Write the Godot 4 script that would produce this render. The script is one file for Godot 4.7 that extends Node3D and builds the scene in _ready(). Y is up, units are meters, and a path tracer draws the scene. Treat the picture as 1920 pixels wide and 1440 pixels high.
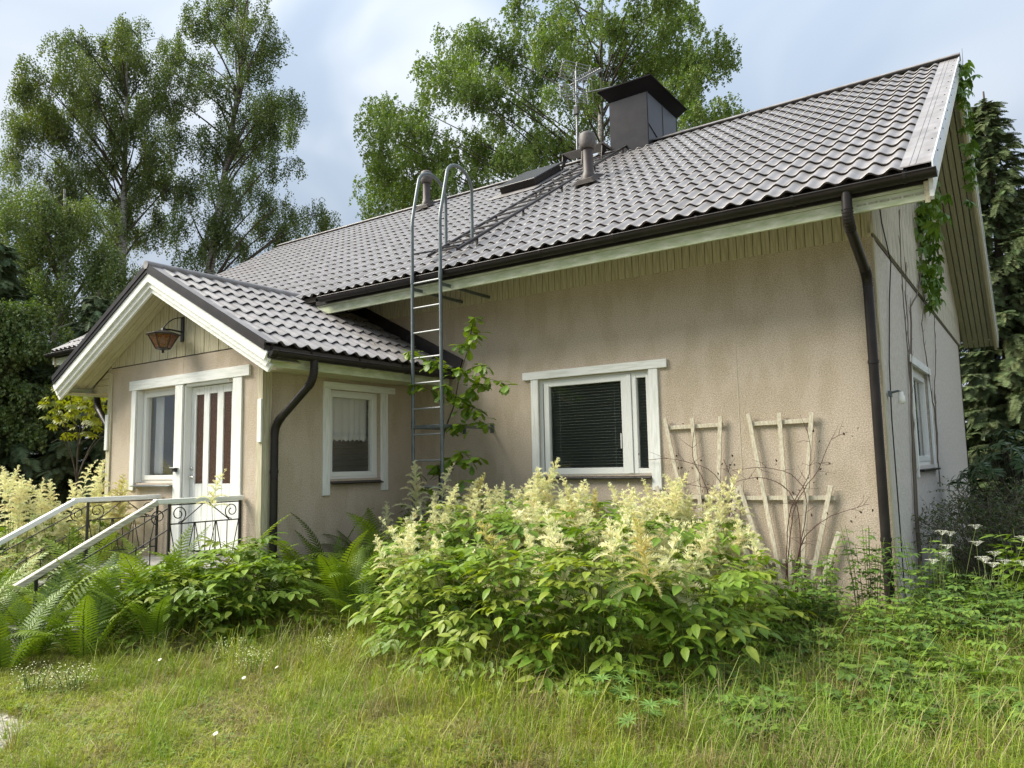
extends Node3D
# A plastered house with a gabled entrance porch, seen from its overgrown front garden.
# Metres; y up; the main wall lies on z = 0, its right-hand corner on x = 0.

var rng := RandomNumberGenerator.new()
var M := {}
var board_meshes := {}
var names_used := {}

const SLOPE := 0.619          # main roof
const RIDGE_Y := 7.70
const RIDGE_Z := -4.847
const RAKE_X := 0.66          # right-hand roof edge
const LEFT_X := -15.5         # left-hand roof edge
const PORCH_SLOPE := 0.52
const PORCH_X := -7.83        # porch ridge
const PORCH_Y := 4.17

func _ready() -> void:
	rng.seed = 20240611
	# ---- camera
	var cam := Camera3D.new()
	cam.name = "camera"
	cam.position = Vector3(1.269, 1.6, 8.261)
	cam.rotation_degrees = Vector3(6.125, 34.856, -1.11)
	cam.fov = 53.75
	cam.near = 0.05
	cam.far = 600.0
	add_child(cam)
	cam.current = true
	# ---- sky, light, exposure
	var env := Environment.new()
	env.background_mode = Environment.BG_SKY
	var sky := Sky.new()
	var pano := PanoramaSkyMaterial.new()
	pano.panorama = ImageTexture.create_from_image(sky_picture())
	pano.energy_multiplier = 1.0
	sky.sky_material = pano
	env.sky = sky
	env.tonemap_mode = Environment.TONE_MAPPER_LINEAR
	env.tonemap_exposure = 1.92
	env.sdfgi_enabled = true
	env.ssao_enabled = true
	env.ssil_enabled = true
	var we := WorldEnvironment.new()
	we.name = "world_environment"
	we.environment = env
	add_child(we)
	var sun := DirectionalLight3D.new()
	sun.name = "sun"
	sun.light_energy = 1.6
	sun.light_color = Color(1.0, 0.97, 0.91)
	sun.light_angular_distance = 38.0
	sun.shadow_enabled = true
	add_child(sun)
	sun.look_at_from_position(Vector3(-0.66, 0.70, 0.34) * 50.0, Vector3.ZERO, Vector3.UP)
	make_materials()
	# ---- setting and buildings
	make_ground()
	make_house()
	make_porch()
	make_steps()
	# ---- things on the buildings
	make_railing(-6.42, "white-topped wrought iron stair railing nearest the house wall's ladder side")
	make_railing(-8.15, "white-topped wrought iron stair railing on the far side of the porch steps")
	make_wall_ladder()
	make_roof_ladder()
	make_walkway()
	make_antenna()
	make_lantern()
	make_flood_lamp()
	make_cable()
	make_trellises()
	# ---- plants
	make_plants()
	make_trees()
	make_grass()

# ---------------------------------------------------------------- helpers
func lin(r: float, g: float, b: float) -> Color:
	return Color(r, g, b).linear_to_srgb()

func mk() -> SurfaceTool:
	var st := SurfaceTool.new()
	st.begin(Mesh.PRIMITIVE_TRIANGLES)
	return st

func done(st: SurfaceTool) -> ArrayMesh:
	st.generate_normals()
	return st.commit()

func tri(st: SurfaceTool, a: Vector3, b: Vector3, c: Vector3) -> void:
	st.add_vertex(a); st.add_vertex(b); st.add_vertex(c)

# a quad whose front looks towards out
func quad(st: SurfaceTool, a: Vector3, b: Vector3, c: Vector3, d: Vector3, out: Vector3) -> void:
	if (a - c).cross(a - b).dot(out) < 0.0:
		tri(st, a, d, c); tri(st, a, c, b)
	else:
		tri(st, a, b, c); tri(st, a, c, d)

func tri_out(st: SurfaceTool, a: Vector3, b: Vector3, c: Vector3, out: Vector3) -> void:
	if (a - c).cross(a - b).dot(out) < 0.0:
		tri(st, a, c, b)
	else:
		tri(st, a, b, c)

# a box with chamfered edges, under a transform
func cbox(st: SurfaceTool, xf: Transform3D, size: Vector3, ch: float = 0.003) -> void:
	st.set_smooth_group(-1)
	var h := size * 0.5
	var c: float = min(ch, min(h.x, min(h.y, h.z)) * 0.45)
	for a in 3:
		var b := (a + 1) % 3
		var d := (a + 2) % 3
		for s in [-1.0, 1.0]:
			var p := []
			for k in [[-1.0, -1.0], [1.0, -1.0], [1.0, 1.0], [-1.0, 1.0]]:
				var v := Vector3.ZERO
				v[a] = s * h[a]; v[b] = k[0] * (h[b] - c); v[d] = k[1] * (h[d] - c)
				p.append(xf * v)
			var o := Vector3.ZERO
			o[a] = s
			quad(st, p[0], p[1], p[2], p[3], xf.basis * o)
			if c > 0.0:
				for t in [-1.0, 1.0]:
					var q := []
					for k in [[0, -1.0], [0, 1.0], [1, 1.0], [1, -1.0]]:
						var v := Vector3.ZERO
						v[a] = s * (h[a] if k[0] == 0 else h[a] - c)
						v[b] = t * (h[b] - c if k[0] == 0 else h[b])
						v[d] = k[1] * (h[d] - c)
						q.append(xf * v)
					var e := Vector3.ZERO
					e[a] = s; e[b] = t
					quad(st, q[0], q[1], q[2], q[3], xf.basis * e)
	if c > 0.0:
		for sx in [-1.0, 1.0]:
			for sy in [-1.0, 1.0]:
				for sz in [-1.0, 1.0]:
					var s3 := Vector3(sx, sy, sz)
					tri_out(st, xf * (s3 * (h - Vector3(0, c, c))), xf * (s3 * (h - Vector3(c, 0, c))), xf * (s3 * (h - Vector3(c, c, 0))), xf.basis * s3)

func boxlh(st: SurfaceTool, lo: Vector3, hi: Vector3, ch: float = 0.003) -> void:
	cbox(st, Transform3D(Basis.IDENTITY, (lo + hi) * 0.5), (hi - lo).abs(), ch)

# a prism: the outline (in order) pushed along depth
func prism(st: SurfaceTool, pts: Array, depth: Vector3) -> void:
	st.set_smooth_group(-1)
	var mid := Vector3.ZERO
	for p in pts:
		mid += p / float(pts.size())
	for i in range(1, pts.size() - 1):
		tri_out(st, pts[0], pts[i], pts[i + 1], -depth)
		tri_out(st, pts[0] + depth, pts[i] + depth, pts[i + 1] + depth, depth)
	for i in pts.size():
		var a: Vector3 = pts[i]
		var b: Vector3 = pts[(i + 1) % pts.size()]
		quad(st, a, b, b + depth, a + depth, (a + b) * 0.5 - mid)

func tube(st: SurfaceTool, pts: Array, r0: float, r1: float = -1.0, sides: int = 8, caps: bool = true) -> void:
	if r1 < 0.0:
		r1 = r0
	var n := pts.size()
	var rings := []
	var u := Vector3.ZERO
	for i in n:
		var t: Vector3
		if i == 0: t = pts[1] - pts[0]
		elif i == n - 1: t = pts[n - 1] - pts[n - 2]
		else: t = (pts[i + 1] - pts[i]).normalized() + (pts[i] - pts[i - 1]).normalized()
		t = t.normalized()
		if u == Vector3.ZERO:
			u = t.cross(Vector3.UP if abs(t.y) < 0.9 else Vector3.RIGHT).normalized()
		u = (u - t * u.dot(t)).normalized()
		var w := t.cross(u)
		var r: float = lerp(r0, r1, float(i) / float(n - 1))
		var ring := PackedVector3Array()
		for k in sides:
			var a := TAU * k / sides
			ring.append(pts[i] + (u * cos(a) + w * sin(a)) * r)
		rings.append(ring)
	st.set_smooth_group(0)
	for i in n - 1:
		for k in sides:
			var k2 := (k + 1) % sides
			var a: Vector3 = rings[i][k]
			var b: Vector3 = rings[i][k2]
			var c: Vector3 = rings[i + 1][k2]
			var d: Vector3 = rings[i + 1][k]
			tri(st, a, c, b); tri(st, a, d, c)
	if caps:
		st.set_smooth_group(-1)
		for k in range(1, sides - 1):
			tri_out(st, rings[0][0], rings[0][k], rings[0][k + 1], pts[0] - pts[1])
			tri_out(st, rings[n - 1][0], rings[n - 1][k], rings[n - 1][k + 1], pts[n - 1] - pts[n - 2])

# profile of (radius, height) turned round an axis through at
func lathe(st: SurfaceTool, at: Vector3, prof: Array, sides: int = 20, axis: Basis = Basis.IDENTITY, smooth: bool = true) -> void:
	st.set_smooth_group(0 if smooth else -1)
	for i in prof.size() - 1:
		var p: Vector2 = prof[i]
		var q: Vector2 = prof[i + 1]
		for k in sides:
			var a := TAU * k / sides
			var b := TAU * (k + 1) / sides
			var v := [Vector3(cos(a) * p.x, p.y, sin(a) * p.x), Vector3(cos(b) * p.x, p.y, sin(b) * p.x), Vector3(cos(b) * q.x, q.y, sin(b) * q.x), Vector3(cos(a) * q.x, q.y, sin(a) * q.x)]
			var o := Vector3(cos((a + b) / 2) * (q.y - p.y), p.x - q.x, sin((a + b) / 2) * (q.y - p.y))
			if o.length() < 1e-6: o = Vector3.UP
			quad(st, at + axis * v[0], at + axis * v[1], at + axis * v[2], at + axis * v[3], axis * o)

func curve(a: Vector3, b: Vector3, c: Vector3, n: int) -> Array:
	var out := []
	for i in n + 1:
		var t := float(i) / n
		out.append(a * (1 - t) * (1 - t) + b * 2 * t * (1 - t) + c * t * t)
	return out

func numbered(called: String) -> String:
	var k: int = names_used.get(called, 0)
	names_used[called] = k + 1
	return called if k == 0 else "%s_%03d" % [called, k]

func thing(called: String, label: String, category: String, at: Vector3 = Vector3.ZERO, group: String = "") -> Node3D:
	var o := Node3D.new()
	o.name = numbered(called)
	o.position = at
	o.set_meta("label", label)
	o.set_meta("category", category)
	if group: o.set_meta("group", group)
	add_child(o)
	return o

# a part whose mesh is written in world coordinates
func wpart(parent: Node3D, called: String, st: SurfaceTool, m: Material) -> MeshInstance3D:
	var o := MeshInstance3D.new()
	o.name = called
	o.mesh = done(st)
	o.material_override = m
	parent.add_child(o, true)
	var p := parent
	while p != null and p != self:
		o.position -= p.position
		p = p.get_parent() as Node3D
	return o

# a part that shares a mesh, placed in its parent's space
func ipart(parent: Node3D, called: String, mesh: Mesh, m: Material, xf: Transform3D) -> MeshInstance3D:
	var o := MeshInstance3D.new()
	o.name = called
	o.mesh = mesh
	o.material_override = m
	o.transform = xf
	parent.add_child(o, true)
	return o

# a board: chamfered box, meshes shared between boards of one size; centre in world space of an unmoved parent
func board(parent: Node3D, called: String, at: Vector3, size: Vector3, m: Material, ch: float = 0.003, basis: Basis = Basis.IDENTITY) -> MeshInstance3D:
	var key := "%.4f %.4f %.4f %.4f" % [size.x, size.y, size.z, ch]
	if not board_meshes.has(key):
		var st := mk()
		cbox(st, Transform3D.IDENTITY, size, ch)
		board_meshes[key] = done(st)
	var p := parent
	var off := Vector3.ZERO
	while p != null and p != self:
		off += p.position
		p = p.get_parent() as Node3D
	return ipart(parent, called, board_meshes[key], m, Transform3D(basis, at - off))

func blh(parent: Node3D, called: String, lo: Vector3, hi: Vector3, m: Material, ch: float = 0.003) -> MeshInstance3D:
	return board(parent, called, (lo + hi) * 0.5, (hi - lo).abs(), m, ch)

func structure(called: String, mesh: Mesh, m: Material) -> MeshInstance3D:
	var o := MeshInstance3D.new()
	o.name = called
	o.mesh = mesh
	o.material_override = m
	o.set_meta("kind", "structure")
	add_child(o)
	return o

func scatter(parent: Node, called: String, mesh: Mesh, m: Material, xfs: Array, cols: Array) -> MultiMeshInstance3D:
	var mm := MultiMesh.new()
	mm.transform_format = MultiMesh.TRANSFORM_3D
	mm.use_colors = not cols.is_empty()
	mm.mesh = mesh
	mm.instance_count = xfs.size()
	for i in xfs.size():
		mm.set_instance_transform(i, xfs[i])
		if cols: mm.set_instance_color(i, cols[i])
	var o := MultiMeshInstance3D.new()
	o.name = called
	o.multimesh = mm
	o.material_override = m
	o.set_meta("kind", "stuff")
	parent.add_child(o, true)
	return o

func rf(a: float, b: float) -> float:
	return rng.randf_range(a, b)

# ---------------------------------------------------------------- sky
func sky_picture() -> Image:
	var w := 1024
	var h := 512
	var n := FastNoiseLite.new()
	n.seed = 11
	n.noise_type = FastNoiseLite.TYPE_SIMPLEX_SMOOTH
	n.frequency = 1.0
	n.fractal_octaves = 5
	n.fractal_gain = 0.5
	var warp := FastNoiseLite.new()
	warp.seed = 5
	warp.frequency = 0.9
	warp.fractal_octaves = 2
	var im := Image.create(w, h, false, Image.FORMAT_RGBF)
	for y in h:
		var el := (0.5 - (y + 0.5) / h) * PI
		for x in w:
			var az := ((x + 0.5) / w) * TAU
			if el < -0.02:
				im.set_pixel(x, y, Color(0.10, 0.11, 0.08))
				continue
			var d := Vector3(sin(az) * cos(el), sin(el), -cos(az) * cos(el))
			# cloud sheet: directions laid on a high plane so that clouds flatten to the horizon
			var p := Vector3(d.x, 0.0, d.z) / (d.y + 0.32)
			var q := p + Vector3(warp.get_noise_2d(p.x, p.z), 0, warp.get_noise_2d(p.z + 7.0, p.x)) * 0.5
			var c := n.get_noise_2d(q.x * 1.25 - 12.0, q.z * 1.25 - 3.0) * 0.5 + 0.5
			c = smoothstep(0.30, 0.86, c)
			var thin := Color(0.30, 0.365, 0.455)
			var thick := Color(0.55, 0.58, 0.615)
			var col := thin.lerp(thick, c)
			col = col * (0.52 + 1.04 * maxf(d.y, 0.0))   # an overcast sky is brighter overhead
			im.set_pixel(x, y, col)
	return im

# ---------------------------------------------------------------- materials
func noise_tex(size: int, freq: float, octaves: int, gain: float, lo: Color, hi: Color, seed_: int, kind: int = FastNoiseLite.TYPE_SIMPLEX_SMOOTH, a: float = 0.0, b: float = 1.0) -> NoiseTexture2D:
	var n := FastNoiseLite.new()
	n.seed = seed_
	n.noise_type = kind
	n.frequency = freq
	n.fractal_octaves = octaves
	n.fractal_gain = gain
	var t := NoiseTexture2D.new()
	t.width = size
	t.height = size
	t.seamless = true
	t.noise = n
	var g := Gradient.new()
	g.set_color(0, lo); g.set_color(1, hi)
	g.set_offset(0, a); g.set_offset(1, b)
	t.color_ramp = g
	return t

func normal_tex(size: int, freq: float, octaves: int, gain: float, seed_: int, strength: float, kind: int = FastNoiseLite.TYPE_SIMPLEX_SMOOTH) -> NoiseTexture2D:
	var n := FastNoiseLite.new()
	n.seed = seed_
	n.noise_type = kind
	n.frequency = freq
	n.fractal_octaves = octaves
	n.fractal_gain = gain
	var t := NoiseTexture2D.new()
	t.width = size
	t.height = size
	t.seamless = true
	t.as_normal_map = true
	t.bump_strength = strength
	t.noise = n
	return t

func flat(c: Color, rough: float, metal: float = 0.0) -> StandardMaterial3D:
	var m := StandardMaterial3D.new()
	m.albedo_color = c
	m.roughness = rough
	m.metallic = metal
	return m

func tex_mat(tex: Texture2D, rough: float, scale: Vector3, nrm: Texture2D = null, nscale: float = 1.0) -> StandardMaterial3D:
	var m := StandardMaterial3D.new()
	m.albedo_texture = tex
	m.roughness = rough
	m.uv1_triplanar = true
	m.uv1_world_triplanar = true
	m.uv1_scale = scale
	if nrm:
		m.normal_enabled = true
		m.normal_texture = nrm
		m.normal_scale = nscale
	return m

# weathering: broad uneven dirt and lichen, multiplied over the colour
func weather(m: StandardMaterial3D, least: float, scale: Vector3) -> void:
	m.detail_enabled = true
	m.detail_blend_mode = BaseMaterial3D.BLEND_MODE_MUL
	m.detail_uv_layer = BaseMaterial3D.DETAIL_UV_2
	m.detail_albedo = noise_tex(512, 0.012, 6, 0.6, Color(least, least * 0.995, least * 0.97), Color(1, 1, 1), 91, FastNoiseLite.TYPE_SIMPLEX_SMOOTH, 0.28, 0.55)
	m.uv2_triplanar = true
	m.uv2_world_triplanar = true
	m.uv2_scale = scale

func leaf_mat(back: Color, rough: float = 0.5) -> StandardMaterial3D:
	var m := StandardMaterial3D.new()
	m.vertex_color_use_as_albedo = true
	m.roughness = rough
	m.cull_mode = BaseMaterial3D.CULL_DISABLED
	m.backlight_enabled = true
	m.backlight = back
	return m

func tone(r: float, g: float, b: float, k: float) -> StandardMaterial3D:
	var m := leaf_mat(Color(k, k, k * 0.55))
	m.albedo_color = lin(r, g, b)
	return m

func make_materials() -> void:
	var plaster_n := normal_tex(1024, 0.09, 3, 0.6, 3, 5.0)
	M.plaster = tex_mat(noise_tex(2048, 0.045, 5, 0.75, lin(0.375, 0.308, 0.236), lin(0.650, 0.557, 0.450), 21, FastNoiseLite.TYPE_SIMPLEX_SMOOTH, 0.22, 0.72), 0.92, Vector3(0.6, 0.6, 0.6), plaster_n, 0.6)
	weather(M.plaster, 0.955, Vector3(0.40, 0.16, 0.40))
	M.plaster_grey = tex_mat(noise_tex(1024, 0.03, 5, 0.75, lin(0.52, 0.48, 0.425), lin(0.70, 0.66, 0.595), 22, FastNoiseLite.TYPE_SIMPLEX_SMOOTH, 0.2, 0.8), 0.92, Vector3(0.5, 0.33, 0.5), plaster_n, 0.8)
	M.joint = flat(lin(0.50, 0.44, 0.34), 0.9)
	# white painted boards: grain along x, y or z, with grey-green grime worn into the grain
	var grain := noise_tex(512, 0.012, 5, 0.6, lin(0.66, 0.68, 0.63), lin(0.80, 0.81, 0.785), 31, FastNoiseLite.TYPE_SIMPLEX_SMOOTH, 0.15, 0.6)
	var grain_n := normal_tex(512, 0.02, 4, 0.6, 32, 3.0)
	M.white_x = tex_mat(grain, 0.6, Vector3(0.35, 4.0, 4.0), grain_n, 0.35)
	M.white_y = tex_mat(grain, 0.6, Vector3(4.0, 0.35, 4.0), grain_n, 0.35)
	M.white_z = tex_mat(grain, 0.6, Vector3(4.0, 4.0, 0.35), grain_n, 0.35)
	M.green_bounce_x = tex_mat(noise_tex(512, 0.012, 6, 0.65, lin(0.42, 0.48, 0.29), lin(0.66, 0.69, 0.55), 33, FastNoiseLite.TYPE_SIMPLEX_SMOOTH, 0.15, 0.75), 0.7, Vector3(0.5, 2.0, 2.0), grain_n, 0.3)  # white fascia: green bounce light from the grass put into the colour, streaky stains
	M.green_bounce_z = tex_mat(M.green_bounce_x.albedo_texture, 0.7, Vector3(2.0, 2.0, 0.5), grain_n, 0.3)  # same grass bounce light in the colour, for the porch fascia
	M.window_white = flat(lin(0.76, 0.77, 0.74), 0.35)
	var cream := noise_tex(512, 0.012, 5, 0.65, lin(0.40, 0.36, 0.235), lin(0.56, 0.52, 0.38), 41, FastNoiseLite.TYPE_SIMPLEX_SMOOTH, 0.2, 0.7)
	M.cream_y = tex_mat(cream, 0.75, Vector3(5.0, 0.35, 5.0), grain_n, 0.4)
	M.cream_z = tex_mat(cream, 0.75, Vector3(5.0, 5.0, 0.35), grain_n, 0.4)
	M.cream_x = tex_mat(cream, 0.75, Vector3(0.35, 5.0, 5.0), grain_n, 0.4)
	var weathered := noise_tex(1024, 0.008, 6, 0.7, lin(0.20, 0.18, 0.14), lin(0.62, 0.58, 0.47), 42, FastNoiseLite.TYPE_SIMPLEX_SMOOTH, 0.2, 0.62)
	M.soffit_shade_z = tex_mat(noise_tex(512, 0.012, 5, 0.65, lin(0.29, 0.29, 0.205), lin(0.42, 0.415, 0.315), 44, FastNoiseLite.TYPE_SIMPLEX_SMOOTH, 0.2, 0.7), 0.75, Vector3(5.0, 5.0, 0.35), grain_n, 0.4)  # gable soffit: cream paint darkened in colour for the shade under the overhang
	M.weathered_y = tex_mat(weathered, 0.85, Vector3(3.0, 0.16, 3.0), grain_n, 0.5)
	M.weathered_z = tex_mat(weathered, 0.7, Vector3(6.0, 6.0, 0.3), grain_n, 0.5)
	M.trellis = tex_mat(noise_tex(512, 0.02, 5, 0.6, lin(0.46, 0.41, 0.30), lin(0.66, 0.61, 0.48), 43, FastNoiseLite.TYPE_SIMPLEX_SMOOTH, 0.2, 0.7), 0.75, Vector3(4.0, 1.2, 4.0), grain_n, 0.3)
	# roof sheet: plastic coated steel, brown grey, with dust and lichen
	M.roof = tex_mat(noise_tex(1024, 0.006, 7, 0.62, lin(0.172, 0.160, 0.160), lin(0.285, 0.270, 0.270), 51, FastNoiseLite.TYPE_SIMPLEX_SMOOTH, 0.15, 0.75), 0.40, Vector3(0.6, 0.6, 0.6), normal_tex(512, 0.02, 4, 0.6, 52, 1.2), 0.25)
	M.roof.metallic_specular = 0.55
	weather(M.roof, 0.91, Vector3(0.35, 0.35, 0.35))
	M.dark_metal = tex_mat(noise_tex(512, 0.01, 5, 0.6, lin(0.014, 0.011, 0.010), lin(0.030, 0.025, 0.024), 53), 0.38, Vector3(0.8, 0.8, 0.8))
	M.dark_metal.metallic_specular = 0.4
	M.gutter_inner = flat(lin(0.05, 0.042, 0.04), 0.5)
	M.chimney = tex_mat(noise_tex(512, 0.008, 5, 0.6, lin(0.017, 0.016, 0.018), lin(0.030, 0.028, 0.031), 54), 0.30, Vector3(0.7, 0.7, 0.7))
	M.chimney.metallic_specular = 0.4
	M.vent = tex_mat(noise_tex(512, 0.012, 5, 0.6, lin(0.026, 0.018, 0.016), lin(0.056, 0.042, 0.038), 55), 0.55, Vector3(1.5, 1.0, 1.5))
	M.vent_cap = tex_mat(noise_tex(512, 0.02, 6, 0.65, lin(0.035, 0.030, 0.028), lin(0.15, 0.135, 0.125), 56), 0.6, Vector3(2.5, 0.8, 2.5))
	M.galv = tex_mat(noise_tex(512, 0.02, 5, 0.65, lin(0.085, 0.105, 0.112), lin(0.17, 0.19, 0.195), 57), 0.45, Vector3(1.5, 0.7, 1.5))
	M.galv.metallic = 0.45
	M.rung = flat(lin(0.26, 0.27, 0.275), 0.5, 0.3)
	M.iron = flat(lin(0.018, 0.017, 0.018), 0.45)
	M.antenna = flat(lin(0.32, 0.33, 0.34), 0.4, 0.6)
	M.screw = flat(lin(0.03, 0.03, 0.035), 0.4, 0.3)
	M.flash_white = tex_mat(noise_tex(512, 0.01, 5, 0.6, lin(0.50, 0.54, 0.56), lin(0.72, 0.75, 0.76), 58), 0.3, Vector3(0.8, 0.8, 0.8))
	M.glass = flat(Color(0.35, 0.42, 0.40, 0.04), 0.02)
	M.glass.transparency = BaseMaterial3D.TRANSPARENCY_ALPHA
	M.glass.metallic_specular = 0.75
	M.amber = flat(Color(0.45, 0.22, 0.09, 0.62), 0.25)
	M.amber.transparency = BaseMaterial3D.TRANSPARENCY_ALPHA
	M.brown_glass = tex_mat(noise_tex(512, 0.05, 3, 0.5, lin(0.030, 0.013, 0.007), lin(0.12, 0.055, 0.03), 59, FastNoiseLite.TYPE_CELLULAR), 0.18, Vector3(2.2, 2.2, 2.2), normal_tex(512, 0.05, 2, 0.5, 60, 5.0, FastNoiseLite.TYPE_CELLULAR), 0.8)
	M.blind = flat(lin(0.34, 0.36, 0.35), 0.5)
	M.curtain = flat(lin(0.80, 0.80, 0.77), 0.9)
	M.curtain.backlight_enabled = true
	M.curtain.backlight = Color(0.7, 0.7, 0.7)
	M.inner = flat(lin(0.34, 0.32, 0.28), 0.9)
	M.inner_dark = flat(lin(0.10, 0.085, 0.07), 0.9)
	M.inner_board = tex_mat(grain, 0.6, Vector3(0.4, 4.0, 0.4))
	M.steel = flat(lin(0.5, 0.5, 0.48), 0.25, 0.9)
	M.lamp_white = flat(lin(0.8, 0.8, 0.76), 0.3)
	M.cable = flat(lin(0.02, 0.02, 0.02), 0.6)
	M.concrete = tex_mat(noise_tex(512, 0.01, 6, 0.65, lin(0.16, 0.155, 0.14), lin(0.36, 0.35, 0.32), 61), 0.92, Vector3(0.7, 0.7, 0.7), plaster_n, 0.5)
	M.soil = tex_mat(noise_tex(1024, 0.006, 7, 0.68, lin(0.045, 0.045, 0.016), lin(0.20, 0.165, 0.08), 62, FastNoiseLite.TYPE_SIMPLEX_SMOOTH, 0.25, 0.75), 0.95, Vector3(0.5, 0.5, 0.5), normal_tex(512, 0.04, 4, 0.65, 63, 6.0), 0.8)
	M.gravel = tex_mat(noise_tex(1024, 0.02, 6, 0.75, lin(0.16, 0.145, 0.12), lin(0.48, 0.45, 0.39), 64, FastNoiseLite.TYPE_SIMPLEX_SMOOTH, 0.2, 0.75), 0.95, Vector3(0.8, 0.8, 0.8), normal_tex(512, 0.06, 4, 0.7, 65, 8.0), 1.0)
	M.bark_birch = tex_mat(noise_tex(512, 0.02, 5, 0.65, lin(0.04, 0.035, 0.03), lin(0.42, 0.41, 0.38), 71, FastNoiseLite.TYPE_SIMPLEX_SMOOTH, 0.3, 0.55), 0.85, Vector3(0.3, 1.2, 0.3))
	M.bark = tex_mat(noise_tex(512, 0.02, 5, 0.65, lin(0.035, 0.028, 0.02), lin(0.13, 0.105, 0.08), 72), 0.92, Vector3(1.5, 0.4, 1.5))
	M.stem_green = flat(lin(0.10, 0.13, 0.035), 0.6)
	M.stem_red = flat(lin(0.085, 0.040, 0.032), 0.65)
	M.twig = flat(lin(0.15, 0.125, 0.095), 0.9)
	M.leaf = leaf_mat(Color(0.75, 0.8, 0.35))
	M.needle = leaf_mat(Color(0.45, 0.48, 0.25), 0.6)
	M.grass = leaf_mat(Color(0.7, 0.75, 0.3), 0.55)
	M.cap = flat(lin(0.010, 0.009, 0.010), 0.85)
	M.cap.metallic_specular = 0.25
	# leaf colours: a few natural variants of each kind, mixed at random over every plant of that kind
	M.goat = [tone(0.130, 0.230, 0.022, 0.85), tone(0.170, 0.280, 0.026, 0.88), tone(0.210, 0.320, 0.030, 0.9), tone(0.185, 0.285, 0.026, 0.88), tone(0.250, 0.315, 0.036, 0.85)]
	M.fern = [tone(0.130, 0.215, 0.022, 0.80), tone(0.170, 0.260, 0.026, 0.82), tone(0.205, 0.290, 0.030, 0.85)]
	M.oak = [tone(0.130, 0.230, 0.024, 0.85), tone(0.190, 0.300, 0.028, 0.9), tone(0.240, 0.350, 0.030, 0.95)]
	M.creeper = tone(0.140, 0.245, 0.030, 0.8)
	M.creeper_dark = tone(0.100, 0.195, 0.028, 0.75)
	M.rhodo = tone(0.040, 0.085, 0.026, 0.3)
	M.rhodo.roughness = 0.35
	M.weed = tone(0.095, 0.180, 0.026, 0.75)
	M.weed_light = tone(0.150, 0.245, 0.030, 0.78)
	M.lupin = tone(0.115, 0.220, 0.034, 0.7)
	M.lupin.roughness = 0.75
	M.maple = tone(0.24, 0.27, 0.020, 0.9)
	M.plume = tone(0.88, 0.86, 0.60, 0.9)
	M.plume.backlight = Color(0.9, 0.9, 0.85)
	M.plume_old = tone(0.72, 0.67, 0.42, 0.85)
	M.petal = tone(0.80, 0.80, 0.74, 0.6)
	M.cream_flower = tone(0.66, 0.66, 0.40, 0.6)
	M.dry = tone(0.17, 0.14, 0.08, 0.3)

# ---------------------------------------------------------------- buildings
# a board in its parent's own space
func lb(parent: Node3D, called: String, lo: Vector3, hi: Vector3, m: Material, ch: float = 0.003) -> MeshInstance3D:
	var size := (hi - lo).abs()
	var key := "%.4f %.4f %.4f %.4f" % [size.x, size.y, size.z, ch]
	if not board_meshes.has(key):
		var st := mk()
		cbox(st, Transform3D.IDENTITY, size, ch)
		board_meshes[key] = done(st)
	return ipart(parent, called, board_meshes[key], m, Transform3D(Basis.IDENTITY, (lo + hi) * 0.5))

# a wall slab in the plane x-y of basis b at o, thickness t towards -z, with rectangular holes
func wall_slab(st: SurfaceTool, xf: Transform3D, lo: Vector2, hi: Vector2, t: float, holes: Array) -> void:
	var rects := [Rect2(lo, hi - lo)]
	for hole in holes:
		var next := []
		for r in rects:
			var c: Rect2 = r.intersection(hole)
			if c.size.x <= 0.0 or c.size.y <= 0.0:
				next.append(r)
				continue
			if c.position.x > r.position.x: next.append(Rect2(r.position.x, r.position.y, c.position.x - r.position.x, r.size.y))
			if c.end.x < r.end.x: next.append(Rect2(c.end.x, r.position.y, r.end.x - c.end.x, r.size.y))
			if c.position.y > r.position.y: next.append(Rect2(c.position.x, r.position.y, c.size.x, c.position.y - r.position.y))
			if c.end.y < r.end.y: next.append(Rect2(c.position.x, c.end.y, c.size.x, r.end.y - c.end.y))
		rects = next
	for r in rects:
		cbox(st, xf * Transform3D(Basis.IDENTITY, Vector3(r.get_center().x, r.get_center().y, -t * 0.5)), Vector3(r.size.x, r.size.y, t), 0.0)

func pane(parent: Node3D, lo: Vector3, hi: Vector3, m: Material = null) -> void:
	lb(parent, "pane", lo, hi, m if m else M.glass, 0.0)

# four frame pieces round a hole, z0..z1 deep
func frame(parent: Node3D, called: String, lo: Vector2, hi: Vector2, w: float, z0: float, z1: float, m: Material) -> void:
	lb(parent, called, Vector3(lo.x, lo.y, z0), Vector3(lo.x + w, hi.y, z1), m)
	lb(parent, called, Vector3(hi.x - w, lo.y, z0), Vector3(hi.x, hi.y, z1), m)
	lb(parent, called, Vector3(lo.x + w, lo.y, z0 + 0.001), Vector3(hi.x - w, lo.y + w, z1 - 0.002), m)
	lb(parent, called, Vector3(lo.x + w, hi.y - w, z0 + 0.001), Vector3(hi.x - w, hi.y, z1 - 0.002), m)

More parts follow.
